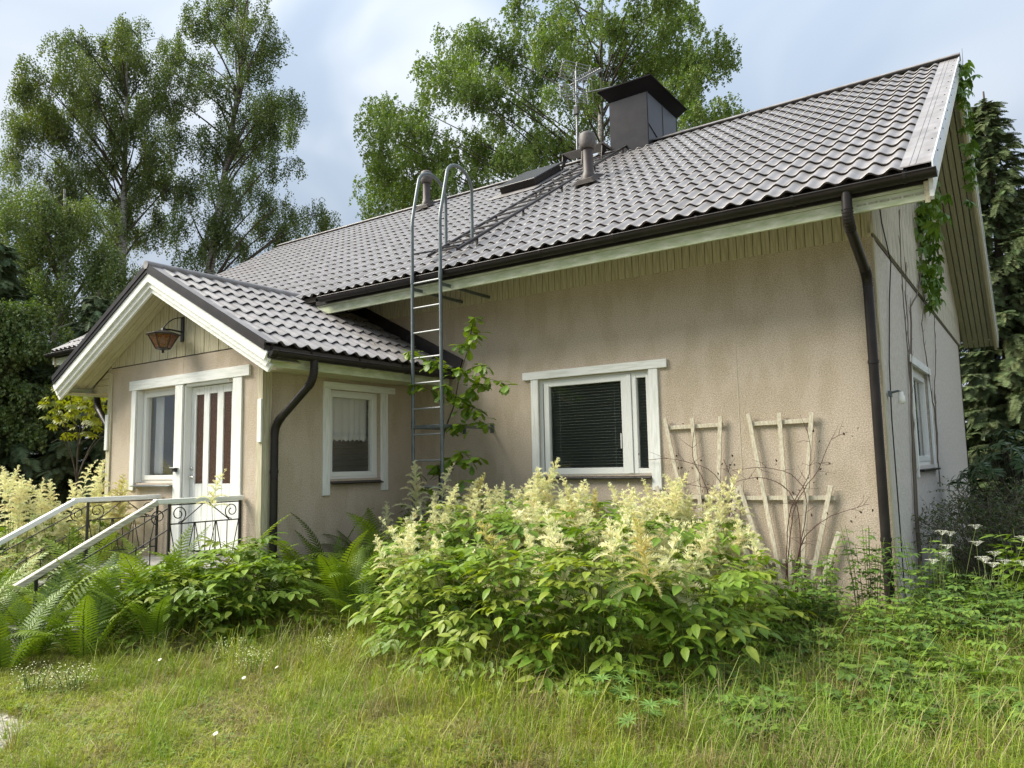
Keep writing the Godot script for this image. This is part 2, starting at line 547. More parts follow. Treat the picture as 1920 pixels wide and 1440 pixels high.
func blind(parent: Node3D, lo: Vector2, hi: Vector2, z: float, pitch: float) -> void:
	var st := mk()
	var y := lo.y + 0.01
	while y < hi.y:
		cbox(st, Transform3D(Basis(Vector3.RIGHT, -0.14 + rf(-0.03, 0.03)), Vector3((lo.x + hi.x) / 2, y, z)), Vector3(hi.x - lo.x, 0.0012, pitch * 0.5), 0.0)
		y += pitch
	for x in [lo.x + 0.12, hi.x - 0.12]:
		cbox(st, Transform3D(Basis.IDENTITY, Vector3(x, (lo.y + hi.y) / 2, z + 0.014)), Vector3(0.002, hi.y - lo.y, 0.001), 0.0)
	var o := ipart(parent, "blind", done(st), M.blind, Transform3D.IDENTITY)
	o.set_meta("kind", "stuff")

func curtain(parent: Node3D, x0: float, x1: float, y0: float, y1: float, z: float, wave: float) -> void:
	var st := mk()
	st.set_smooth_group(0)
	var n := 72
	for j in 4:
		for i in n:
			var p := []
			for k in [[0, 0], [1, 0], [1, 1], [0, 1]]:
				var u: float = (i + k[0]) / float(n)
				var v: float = (j + k[1]) / 4.0
				var yy: float = lerp(y0, y1, v)
				if j == 0 and k[1] == 0: yy += 0.012 * sin(u * 60.0)
				p.append(Vector3(lerp(x0, x1, u), yy, z + wave * sin(u * 41.0 + 1.3 * sin(u * 9.0)) * (1.0 - 0.4 * v)))
			quad(st, p[0], p[1], p[2], p[3], Vector3(0, 0, 1))
	ipart(parent, "curtain", done(st), M.curtain, Transform3D.IDENTITY)

# one roof tile of the stamped sheet: wave across, step at its lower end
func tile_mesh(w: float, l: float) -> ArrayMesh:
	var st := mk()
	var n := 10
	var a := 0.040
	var step := 0.026
	var f := func(t: float) -> float: return a * pow(0.5 - 0.5 * cos(TAU * t), 1.25)
	for i in n:
		var t0 := float(i) / n
		var t1 := float(i + 1) / n
		var h0: float = f.call(t0)
		var h1: float = f.call(t1)
		var e := 0.004
		st.set_smooth_group(0)
		quad(st, Vector3(t0 * w, h0, -0.006), Vector3(t1 * w, h1, -0.006), Vector3(t1 * w, h1 + step, l - e), Vector3(t0 * w, h0 + step, l - e), Vector3.UP)
		st.set_smooth_group(1)
		quad(st, Vector3(t0 * w, h0 + step, l - e), Vector3(t1 * w, h1 + step, l - e), Vector3(t1 * w, h1 + step - 0.004, l), Vector3(t0 * w, h0 + step - 0.004, l), Vector3(0, 0.5, 1))
		st.set_smooth_group(2)
		quad(st, Vector3(t0 * w, h0 + step - 0.004, l), Vector3(t1 * w, h1 + step - 0.004, l), Vector3(t1 * w, h1 - 0.002, l - 0.028), Vector3(t0 * w, h0 - 0.002, l - 0.028), Vector3(0, -0.5, 1))
	return done(st)

# tiles laid from o (ridge end), columns along -X of basis b, rows down its Z; the nearest 300 are parts, the rest one part
func lay_tiles(parent: Node3D, b: Basis, o: Vector3, cols: int, rows: int, w: float, l: float, skip: Callable) -> void:
	var mesh := tile_mesh(w, l)
	var all := []
	var eye := Vector3(1.269, 1.6, 8.261)
	for c in cols:
		for r in rows:
			var at := o - b.x * (w * (c + 1)) + b.z * (l * r)
			if skip.call(at): continue
			var jit := b * Basis(Vector3.RIGHT, rf(-0.004, 0.004))
			all.append([eye.distance_to(at), Transform3D(jit, at)])
	all.sort_custom(func(p, q): return p[0] < q[0])
	var st := mk()
	for i in all.size():
		if i < 300:
			ipart(parent, "roof_tile", mesh, M.roof, all[i][1])
		else:
			st.append_from(mesh, 0, all[i][1])
	if all.size() > 300:
		var rest := MeshInstance3D.new()
		rest.name = "far_roof_tiles"
		rest.mesh = st.commit()
		rest.material_override = M.roof
		rest.set_meta("kind", "stuff")
		parent.add_child(rest, true)

# a half-round gutter along p->q (level), opening up
func gutter(parent: Node3D, p: Vector3, q: Vector3, r: float) -> MeshInstance3D:
	var st := mk()
	var d := (q - p).normalized()
	var side := d.cross(Vector3.UP).normalized()
	var n := 10
	st.set_smooth_group(0)
	for layer in 2:
		var rr := r - 0.004 * layer
		for i in n:
			var a0 := PI + PI * i / n
			var a1 := PI + PI * (i + 1) / n
			var o0 := side * cos(a0) * rr + Vector3.UP * sin(a0) * rr
			var o1 := side * cos(a1) * rr + Vector3.UP * sin(a1) * rr
			quad(st, p + o0, p + o1, q + o1, q + o0, (o0 + o1) * (1.0 if layer == 0 else -1.0))
	for s in [-1.0, 1.0]:
		tube(st, [p + side * s * r, q + side * s * r], 0.008, -1.0, 8)
	st.set_smooth_group(-1)
	for e in [p, q]:
		for i in n:
			var a0 := PI + PI * i / n
			var a1 := PI + PI * (i + 1) / n
			tri_out(st, e, e + side * cos(a0) * r + Vector3.UP * sin(a0) * r, e + side * cos(a1) * r + Vector3.UP * sin(a1) * r, (e - (p + q) / 2))
	var g := wpart(parent, "gutter", st, M.dark_metal)
	return g

func gutter_bracket(g: Node3D, at: Vector3, d: Vector3, side: Vector3, r: float) -> void:
	var st := mk()
	var pts := []
	for i in 11:
		var a := PI + PI * i / 10.0
		pts.append(at + side * cos(a) * (r + 0.004) + Vector3.UP * sin(a) * (r + 0.004))
	pts.append(at + side * (r + 0.002) + Vector3.UP * 0.012)
	for i in pts.size() - 1:
		var a: Vector3 = pts[i]
		var b: Vector3 = pts[i + 1]
		var m := (a + b) / 2
		var ax := (b - a).normalized()
		cbox(st, Transform3D(Basis(d, ax, d.cross(ax)), m), Vector3(0.025, a.distance_to(b) + 0.003, 0.004), 0.0)
	cbox(st, Transform3D(Basis(d, Vector3.UP, d.cross(Vector3.UP)), at - side * (r + 0.004) + Vector3.UP * 0.035), Vector3(0.025, 0.09, 0.004), 0.0)
	wpart(g, "gutter_bracket", st, M.dark_metal)

func downpipe(parent: Node3D, pts: Array, r: float) -> void:
	var st := mk()
	# rounded bends
	var path := [pts[0]]
	for i in range(1, pts.size() - 1):
		var p: Vector3 = pts[i]
		var d0: Vector3 = (pts[i - 1] - p).normalized()
		var d1: Vector3 = (pts[i + 1] - p).normalized()
		path.append_array(curve(p + d0 * 0.13, p, p + d1 * 0.13, 6))
	path.append(pts[pts.size() - 1])
	tube(st, path, r, -1.0, 16)
	var pipe := wpart(parent, "downpipe", st, M.dark_metal)
	# crimped elbows
	for i in range(1, pts.size() - 1):
		var p: Vector3 = pts[i]
		var d0: Vector3 = (pts[i - 1] - p).normalized()
		var d1: Vector3 = (pts[i + 1] - p).normalized()
		var arc := curve(p + d0 * 0.13, p, p + d1 * 0.13, 9)
		var cr := mk()
		for k in range(0, 9):
			var t: Vector3 = (arc[k + 1] - arc[k]).normalized()
			tube(cr, [arc[k] - t * 0.005, arc[k] + t * 0.005], r + 0.005, -1.0, 16)
		var c := wpart(pipe, "crimped_elbow", cr, M.dark_metal)
		c.set_meta("kind", "stuff")
	var last: Vector3 = pts[pts.size() - 1]
	var prev: Vector3 = pts[pts.size() - 2]
	for k in [0.25, 0.75]:
		var cl := mk()
		var at: Vector3 = prev.lerp(last, k)
		tube(cl, [at - Vector3(0, 0.018, 0), at + Vector3(0, 0.018, 0)], r + 0.006, -1.0, 16)
		wpart(pipe, "pipe_clamp", cl, M.dark_metal)

func roof_y(z: float) -> float:
	return RIDGE_Y - SLOPE * absf(z - RIDGE_Z)

func make_house() -> void:
	var h := thing("house", "large plastered house with brown-grey tile-pattern metal roof and ladder", "house")
	# --- front wall: plaster panels with pale joint strips
	var hole := Rect2(-4.08, 1.46, 1.58, 1.24)
	var porch_door := Rect2(-8.6, 0.55, 0.9, 2.0)
	var edges := [0.0, -1.448, -2.781, -4.106, -5.44, -6.77, -8.10, -9.43, -10.76, -12.09, -13.42, -14.75]
	for i in edges.size() - 1:
		var st := mk()
		wall_slab(st, Transform3D.IDENTITY, Vector2(edges[i + 1], -0.4), Vector2(edges[i], 3.845), 0.2, [hole, porch_door])
		wpart(h, "wall_panel", st, M.plaster)
		if i > 0 and (i < 5 or i > 8):
			var top := 3.84
			if i == 2 or i == 3:
				blh(h, "joint_strip", Vector3(edges[i] - 0.005, 2.81, 0.0), Vector3(edges[i] + 0.005, top, 0.003), M.joint, 0.0)
			else:
				blh(h, "joint_strip", Vector3(edges[i] - 0.005, 0.0, 0.0), Vector3(edges[i] + 0.005, top, 0.003), M.joint, 0.0)
	var w := mk()
	boxlh(w, Vector3(-14.75, -0.4, -9.69), Vector3(0.0, 4.05, -9.49), 0.0)
	wpart(h, "back_wall", w, M.plaster)
	w = mk()
	boxlh(w, Vector3(-14.75, -0.4, -9.49), Vector3(-14.55, 4.4, -0.2), 0.0)
	prism(w, [Vector3(-14.75, 4.4, -9.49), Vector3(-14.75, 4.4, -0.2), Vector3(-14.75, RIDGE_Y - 0.2, RIDGE_Z)], Vector3(0.2, 0, 0))
	wpart(h, "left_gable_wall", w, M.plaster)
	# --- right gable: plaster below, weathered boards above, a dark gap between
	w = mk()
	var gz := Transform3D(Basis(Vector3(0, 0, -1), Vector3.UP, Vector3(1, 0, 0)), Vector3.ZERO)
	var ghole := Rect2(2.10, 1.50, 1.70, 1.25)
	wall_slab(w, gz, Vector2(0.2, -0.4), Vector2(9.69, 3.84), 0.2, [ghole])
	wpart(h, "gable_wall", w, M.plaster_grey)
	w = mk()
	wall_slab(w, gz, Vector2(0.0, -0.4), Vector2(0.2, 3.84), 0.004, [])
	wpart(h, "gable_wall_edge", w, M.plaster_grey).position.x += 0.004
	w = mk()
	prism(w, [Vector3(-0.06, 3.84, 0.0), Vector3(-0.06, 3.84, -9.69), Vector3(-0.06, 4.3, -9.69), Vector3(-0.06, RIDGE_Y - 0.15, RIDGE_Z), Vector3(-0.06, roof_y(0.0) - 0.1, 0.0)], Vector3(0.03, 0, 0))
	wpart(h, "gable_backing", w, M.inner_dark)
	w = mk()
	var z := 0.03
	while z > -9.70:
		var z1 := z - 0.118
		var zm := (z + z1) / 2
		var pts := [Vector3(-0.03, 3.875, z), Vector3(-0.03, 3.875, z1), Vector3(-0.03, roof_y(z1) - 0.13, z1)]
		if z > RIDGE_Z and z1 < RIDGE_Z: pts.append(Vector3(-0.03, RIDGE_Y - 0.13, RIDGE_Z))
		pts.append(Vector3(-0.03, roof_y(z) - 0.13, z))
		prism(w, pts, Vector3(0.055 + rf(-0.002, 0.002), 0, 0))
		z -= 0.121
	wpart(h, "gable_cladding", w, M.weathered_y).set_meta("kind", "stuff")
	blh(h, "drip_batten", Vector3(-0.02, 3.84, -9.69), Vector3(0.012, 3.872, 0.0), M.inner_dark, 0.0)
	# --- frieze of narrow boards under the eave
	var x := 0.0
	while x > -7.6:
		blh(h, "frieze_board", Vector3(x - 0.0865, 3.842 + rf(-0.002, 0.002), 0.0), Vector3(x, 4.62, 0.018 + (0.002 if int(x * 40.0) % 2 == 0 else 0.0)), M.cream_y, 0.004)
		x -= 0.092
	blh(h, "frieze_backing", Vector3(-14.75, 3.845, -0.12), Vector3(0.0, 4.66, -0.0005), M.inner_dark, 0.0)
	# --- floors inside
	blh(h, "ceiling", Vector3(-14.55, 3.5, -9.49), Vector3(-0.2, 3.6, -0.2), M.inner, 0.0)
	blh(h, "floor", Vector3(-14.55, 0.45, -9.49), Vector3(-0.2, 0.55, -0.2), M.inner_dark, 0.0)
	blh(h, "inner_wall", Vector3(-6.0, 0.55, -3.6), Vector3(-0.2, 3.5, -3.5), M.inner, 0.0)
	blh(h, "inner_wall", Vector3(-6.1, 0.55, -9.4), Vector3(-6.0, 3.5, -0.2), M.inner, 0.0)
	# --- main window
	var win := Node3D.new()
	win.name = "window"
	h.add_child(win, true)
	win.set_meta("label", "wide front window with half-open blinds")
	lb(win, "casing", Vector3(-4.172, 1.285, 0.001), Vector3(-4.062, 2.705, 0.026), M.white_y)
	lb(win, "casing", Vector3(-2.502, 1.280, 0.001), Vector3(-2.384, 2.705, 0.026), M.white_y)
	lb(win, "head_casing", Vector3(-4.295, 2.705, 0.001), Vector3(-2.263, 2.806, 0.036), M.white_x)
	frame(win, "frame", Vector2(-4.08, 1.46), Vector2(-2.50, 2.70), 0.055, -0.13, -0.035, M.window_white)
	frame(win, "sash", Vector2(-4.0, 1.475), Vector2(-2.815, 2.675), 0.075, -0.085, -0.022, M.window_white)
	lb(win, "mullion", Vector3(-2.812, 1.478, -0.12), Vector3(-2.752, 2.672, -0.012), M.window_white)
	frame(win, "sash", Vector2(-2.748, 1.477), Vector2(-2.503, 2.677), 0.058, -0.083, -0.025, M.window_white)
	pane(win, Vector3(-3.926, 1.55, -0.062), Vector3(-2.889, 2.60, -0.058))
	pane(win, Vector3(-2.691, 1.534, -0.062), Vector3(-2.560, 2.62, -0.058))
	blind(win, Vector2(-3.92, 1.55), Vector2(-2.893, 2.60), -0.10, 0.036)
	blind(win, Vector2(-2.688, 1.54), Vector2(-2.563, 2.615), -0.10, 0.036)
	var sill := mk()
	prism(sill, [Vector3(-4.055, 1.462, -0.04), Vector3(-4.055, 1.425, 0.062), Vector3(-4.055, 1.412, 0.062), Vector3(-4.055, 1.440, -0.02)], Vector3(1.55, 0, 0))
	wpart(win, "sill_flashing", sill, M.dark_metal)
	var hd := mk()
	tube(hd, [Vector3(-2.905, 1.78, -0.02), Vector3(-2.905, 1.96, -0.02)], 0.008)
	wpart(win, "stay_handle", hd, M.lamp_white)
	# --- gable window
	var gw := Node3D.new()
	gw.name = "window"
	h.add_child(gw, true)
	gw.transform = Transform3D(Basis(Vector3(0, 0, -1), Vector3.UP, Vector3(1, 0, 0)), Vector3.ZERO)
	gw.set_meta("label", "narrow-looking white window in the gable wall")
	lb(gw, "casing", Vector3(2.03, 1.36, 0.001), Vector3(2.13, 2.75, 0.026), M.white_y)
	lb(gw, "casing", Vector3(3.77, 1.36, 0.001), Vector3(3.87, 2.75, 0.026), M.white_y)
	lb(gw, "head_casing", Vector3(1.95, 2.75, 0.001), Vector3(3.95, 2.85, 0.036), M.white_z)
	frame(gw, "frame", Vector2(2.10, 1.50), Vector2(3.80, 2.75), 0.06, -0.13, -0.04, M.window_white)
	frame(gw, "sash", Vector2(2.15, 1.55), Vector2(3.75, 2.70), 0.07, -0.09, -0.03, M.window_white)
	pane(gw, Vector3(2.22, 1.62, -0.066), Vector3(3.68, 2.63, -0.062))
	lb(gw, "sill_flashing", Vector3(2.08, 1.43, -0.02), Vector3(3.82, 1.455, 0.08), M.dark_metal)
	curtain(gw, 2.2, 3.7, 1.62, 2.66, -0.16, 0.012)
	# --- roof
	var a := atan(SLOPE)
	var b := Basis(Vector3.RIGHT, Vector3(0, cos(a), sin(a)), Vector3(0, -sin(a), cos(a)))
	var len_ := (0.95 - RIDGE_Z) / cos(a)
	lay_tiles(h, b, Vector3(0.44, RIDGE_Y, RIDGE_Z), 87, 17, 0.183, len_ / 17.0, func(at: Vector3) -> bool: return false)
	# deck under the tiles, both slopes
	var dk := mk()
	var top := 0.02
	prism(dk, [Vector3(LEFT_X, RIDGE_Y - top, RIDGE_Z), Vector3(LEFT_X, roof_y(0.90) - top, 0.90), Vector3(LEFT_X, roof_y(0.90) - top - 0.07, 0.90), Vector3(LEFT_X, RIDGE_Y - top - 0.10, RIDGE_Z)], Vector3(RAKE_X - LEFT_X - 0.03, 0, 0))
	wpart(h, "roof_deck", dk, M.inner_dark)
	dk = mk()
	var zb := -10.62
	prism(dk, [Vector3(LEFT_X, RIDGE_Y + 0.03, RIDGE_Z), Vector3(LEFT_X, roof_y(zb) + 0.03, zb), Vector3(LEFT_X, roof_y(zb) - 0.06, zb), Vector3(LEFT_X, RIDGE_Y - 0.07, RIDGE_Z)], Vector3(RAKE_X - LEFT_X, 0, 0))
	wpart(h, "rear_roof", dk, M.roof)
	# ridge caps
	x = RAKE_X + 0.02
	while x > LEFT_X:
		var rc := mk()
		var prof := []
		for k in 9:
			var an := PI * (0.06 + 0.88 * k / 8.0)
			prof.append(Vector3(0, RIDGE_Y + 0.005 + sin(an) * 0.075, RIDGE_Z + cos(an) * 0.14))
		rc.set_smooth_group(0)
		var x2: float = max(x - 1.12, LEFT_X - 0.02)
		for k in 8:
			var g0 := 0.006
			quad(rc, prof[k] + Vector3(x, 0, 0), prof[k + 1] + Vector3(x, 0, 0), prof[k + 1] + Vector3(x2 - 0.03, -0.004, 0), prof[k] + Vector3(x2 - 0.03, -0.004, 0), Vector3(0, 1, prof[k].z - RIDGE_Z))
		tube(rc, [prof[0] + Vector3(x, -0.004, 0), prof[0] + Vector3(x2, -0.004, 0)], 0.012, -1.0, 6)
		wpart(h, "ridge_cap", rc, M.roof)
		x -= 1.12
	# rake trims, both ends of the front slope and the rear one
	for e in [[RAKE_X, 1.0], [LEFT_X, -1.0]]:
		var ex: float = e[0]
		var s: float = e[1]
		var inner := ex - s * 0.25
		var tr := mk()
		prism(tr, [Vector3(inner, RIDGE_Y + 0.035, RIDGE_Z), Vector3(inner, roof_y(0.93) + 0.035, 0.93), Vector3(inner, roof_y(0.93) + 0.045, 0.93), Vector3(inner, RIDGE_Y + 0.045, RIDGE_Z)], Vector3(s * 0.25, 0, 0))
		for k in [0.07, 0.12]:
			prism(tr, [Vector3(inner + s * k, RIDGE_Y + 0.044, RIDGE_Z), Vector3(inner + s * k, roof_y(0.93) + 0.044, 0.93), Vector3(inner + s * k, roof_y(0.93) + 0.05, 0.93), Vector3(inner + s * k, RIDGE_Y + 0.05, RIDGE_Z)], Vector3(s * 0.008, 0, 0))
		wpart(h, "rake_trim", tr, M.roof)
		for side in [1.0, -1.0]:
			var ze := 0.93 if side > 0 else -10.62
			var fl := mk()
			prism(fl, [Vector3(ex, RIDGE_Y + 0.052, RIDGE_Z), Vector3(ex, roof_y(ze) + 0.052, ze), Vector3(ex, roof_y(ze) - 0.11, ze), Vector3(ex, RIDGE_Y - 0.11, RIDGE_Z)], Vector3(s * 0.012, 0, 0))
			var flp := wpart(h, "rake_flashing", fl, M.flash_white)
			var bb := mk()
			prism(bb, [Vector3(ex - s * 0.035, RIDGE_Y - 0.02, RIDGE_Z), Vector3(ex - s * 0.035, roof_y(ze) - 0.02, ze - side * 0.02), Vector3(ex - s * 0.035, roof_y(ze) - 0.26, ze - side * 0.03), Vector3(ex - s * 0.035, RIDGE_Y - 0.26, RIDGE_Z)], Vector3(s * 0.034, 0, 0))
			wpart(h, "bargeboard", bb, M.white_z)
			bb = mk()
			prism(bb, [Vector3(ex - s * 0.075, RIDGE_Y - 0.12, RIDGE_Z), Vector3(ex - s * 0.075, roof_y(ze) - 0.12, ze - side * 0.02), Vector3(ex - s * 0.075, roof_y(ze) - 0.305, ze - side * 0.05), Vector3(ex - s * 0.075, RIDGE_Y - 0.305, RIDGE_Z)], Vector3(s * 0.039, 0, 0))
			wpart(h, "bargeboard", bb, M.cream_z)
			if s > 0:
				# soffit boards along the slope between wall and bargeboard
				for k in 6:
					var sx := 0.03 + k * 0.0965
					var sb := mk()
					var dy := 0.20
					prism(sb, [Vector3(sx, RIDGE_Y - dy, RIDGE_Z), Vector3(sx, roof_y(ze) - dy, ze - side * 0.06), Vector3(sx, roof_y(ze) - dy - 0.018, ze - side * 0.06), Vector3(sx, RIDGE_Y - dy - 0.018, RIDGE_Z)], Vector3(0.080, 0, 0))
					wpart(h, "soffit_board", sb, M.soffit_shade_z)
			if s > 0 and side > 0:
				var sc := mk()
				var q := 0.55
				while q > RIDGE_Z:
					lathe(sc, Vector3(ex - 0.045, roof_y(q) + 0.045, q), [Vector2(0.009, 0.0), Vector2(0.009, 0.005), Vector2(0.0, 0.007)], 8, Basis(Vector3.RIGHT, a))
					lathe(sc, Vector3(ex + 0.012, roof_y(q - 0.15) - 0.01, q - 0.15), [Vector2(0.009, 0.0), Vector2(0.009, 0.005), Vector2(0.0, 0.007)], 8, Basis(Vector3(0, 0, 1), -PI / 2))
					q -= 0.42
				wpart(flp, "screw", sc, M.screw).set_meta("kind", "stuff")
	# eave screws on every other wave
	var es := mk()
	for c in range(0, 60, 2):
		var ex2 := 0.44 - 0.183 * c
		var ez := 0.90
		lathe(es, Vector3(ex2, roof_y(ez) + 0.018, ez), [Vector2(0.008, 0.0), Vector2(0.008, 0.006), Vector2(0.0, 0.008)], 6, Basis(Vector3.RIGHT, a))
	wpart(h, "eave_screw", es, M.screw).set_meta("kind", "stuff")
	# eave: dark drip board, two white fascia boards, sloping soffit
	for seg in [[RAKE_X - 0.04, -7.35], [-9.9, LEFT_X + 0.04]]:
		var xr: float = seg[0]
		var xl: float = seg[1]
		blh(h, "drip_board", Vector3(xl, 3.99, 0.875), Vector3(xr, 4.10, 0.90), M.dark_metal, 0.0)
		blh(h, "fascia_board", Vector3(xl, 3.965, 0.845), Vector3(xr, 4.075, 0.874), M.green_bounce_x)
		blh(h, "fascia_board", Vector3(xl, 3.850, 0.838), Vector3(xr, 3.962, 0.866), M.green_bounce_x)
		for k in 5:
			var z0 := 0.83 - k * 0.166
			var sb := mk()
			prism(sb, [Vector3(xl, roof_y(z0) - 0.13, z0), Vector3(xl, roof_y(z0 - 0.158) - 0.13, z0 - 0.158), Vector3(xl, roof_y(z0 - 0.158) - 0.148, z0 - 0.158), Vector3(xl, roof_y(z0) - 0.148, z0)], Vector3(xr - xl, 0, 0))
			wpart(h, "soffit_board", sb, M.cream_x)
	var fe := mk()
	prism(fe, [Vector3(0.575, 3.85, 0.84), Vector3(0.575, 4.08, 0.84), Vector3(0.575, roof_y(0.0) - 0.15, 0.02), Vector3(0.575, 4.1, 0.02)], Vector3(0.012, 0, 0))
	wpart(h, "eave_end_board", fe, M.cream_z)
	# gutters and downpipes
	var g := gutter(h, Vector3(-7.17, 4.072, 0.967), Vector3(0.70, 4.072, 0.967), 0.066)
	var bxp := 0.45
	while bxp > -7.1:
		gutter_bracket(g, Vector3(bxp, 4.072, 0.967), Vector3.RIGHT, Vector3(0, 0, 1), 0.066)
		bxp -= 0.95
	var g2 := gutter(h, Vector3(-15.62, 4.072, 0.967), Vector3(-9.9, 4.072, 0.967), 0.066)
	for k in [-15.3, -14.3, -13.3, -12.3]:
		gutter_bracket(g2, Vector3(k, 4.072, 0.967), Vector3.RIGHT, Vector3(0, 0, 1), 0.066)
	downpipe(h, [Vector3(-0.035, 4.05, 0.967), Vector3(-0.035, 3.74, 0.967), Vector3(-0.05, 3.42, 0.085), Vector3(-0.05, -0.05, 0.085)], 0.047)
	downpipe(h, [Vector3(-14.0, 4.05, 0.967), Vector3(-14.0, 3.76, 0.967), Vector3(-14.2, 3.42, 0.085), Vector3(-14.2, -0.05, 0.085)], 0.047)
	# corner trim
	blh(h, "corner_trim", Vector3(-0.002, -0.2, -0.075), Vector3(0.016, 3.83, 0.004), M.cream_y)
	# --- chimney
	var ch := Node3D.new()
	ch.name = "chimney"
	h.add_child(ch, true)
	var cb := mk()
	boxlh(cb, Vector3(-5.18, 7.0, -5.95), Vector3(-4.38, 8.66, -4.50), 0.006)
	wpart(ch, "chimney_body", cb, M.chimney)
	for zz in [-4.52, -5.22, -5.93]:
		blh(ch, "seam", Vector3(-4.381, 7.3, zz - 0.008), Vector3(-4.372, 8.66, zz + 0.008), M.chimney, 0.002)
	var cr := mk()
	tube(cr, [Vector3(-4.374, 7.98, -4.52), Vector3(-4.374, 7.72, -5.21)], 0.008, -1.0, 6)
	wpart(ch, "stay_rod", cr, M.dark_metal)
	var fr := mk()
	var q0 := [Vector3(-5.18, 8.60, -4.50), Vector3(-4.38, 8.60, -4.50), Vector3(-4.38, 8.60, -5.95), Vector3(-5.18, 8.60, -5.95)]
	var q1 := [Vector3(-5.33, 8.80, -4.35), Vector3(-4.23, 8.80, -4.35), Vector3(-4.23, 8.80, -6.10), Vector3(-5.33, 8.80, -6.10)]
	for k in 4:
		var k2 := (k + 1) % 4
		quad(fr, q0[k], q0[k2], q1[k2], q1[k], (q0[k] + q0[k2]) / 2 - Vector3(-4.78, 9.2, -5.22))
	wpart(ch, "cap_flare", fr, M.cap)
	blh(ch, "cap_plate", Vector3(-5.35, 8.80, -6.12), Vector3(-4.21, 8.832, -4.33), M.cap, 0.006)
	# --- vent pipes
	for v in [[Vector3(-4.44, 6.13, -2.22), 0.83], [Vector3(-9.76, 7.44, -4.33), 0.84]]:
		var at: Vector3 = v[0]
		var vh: float = v[1]
		var vp := Node3D.new()
		vp.name = "vent_pipe"
		h.add_child(vp, true)
		var s2 := mk()
		lathe(s2, at, [Vector2(0.115, -0.12), Vector2(0.118, 0.07), Vector2(0.105, 0.13), Vector2(0.086, 0.17), Vector2(0.084, vh - 0.26)], 20)
		wpart(vp, "pipe", s2, M.vent)
		s2 = mk()
		lathe(s2, at, [Vector2(0.084, vh - 0.27), Vector2(0.105, vh - 0.275), Vector2(0.125, vh - 0.255), Vector2(0.138, vh - 0.20), Vector2(0.138, vh - 0.06), Vector2(0.125, vh - 0.015), Vector2(0.09, vh + 0.01), Vector2(0.0, vh + 0.015)], 20)
		wpart(vp, "cap", s2, M.vent_cap)
		s2 = mk()
		for k in 5:
			var e2 := 0.21 - k * 0.02
			cbox(s2, Transform3D(b, at + Vector3(0, 0.045, 0) + b.y * (0.012 * k) + b.z * 0.02), Vector3(e2 * 2, 0.012, e2 * 2.2), 0.004)
		wpart(vp, "flashing_boot", s2, M.vent)
	# --- roof hatch
	var hn := Node3D.new()
	hn.name = "roof_hatch"
	h.add_child(hn, true)
	var hs := mk()
	var hc := Vector3(-6.53, roof_y(-3.78), -3.78)
	cbox(hs, Transform3D(b, hc + b.y * 0.10), Vector3(0.80, 0.16, 1.12), 0.008)
	wpart(hn, "hatch_kerb", hs, M.dark_metal)
	hs = mk()
	cbox(hs, Transform3D(b, hc + b.y * 0.20), Vector3(0.92, 0.035, 1.26), 0.01)
	wpart(hn, "hatch_lid", hs, M.chimney)
	hs = mk()
	cbox(hs, Transform3D(b, hc + b.y * 0.062 + b.z * 0.12), Vector3(1.1, 0.006, 1.6), 0.002)
	wpart(hn, "hatch_flashing", hs, M.roof)

# ---------------------------------------------------------------- porch
func porch_y(x: float) -> float:
	return PORCH_Y - PORCH_SLOPE * absf(x - PORCH_X)

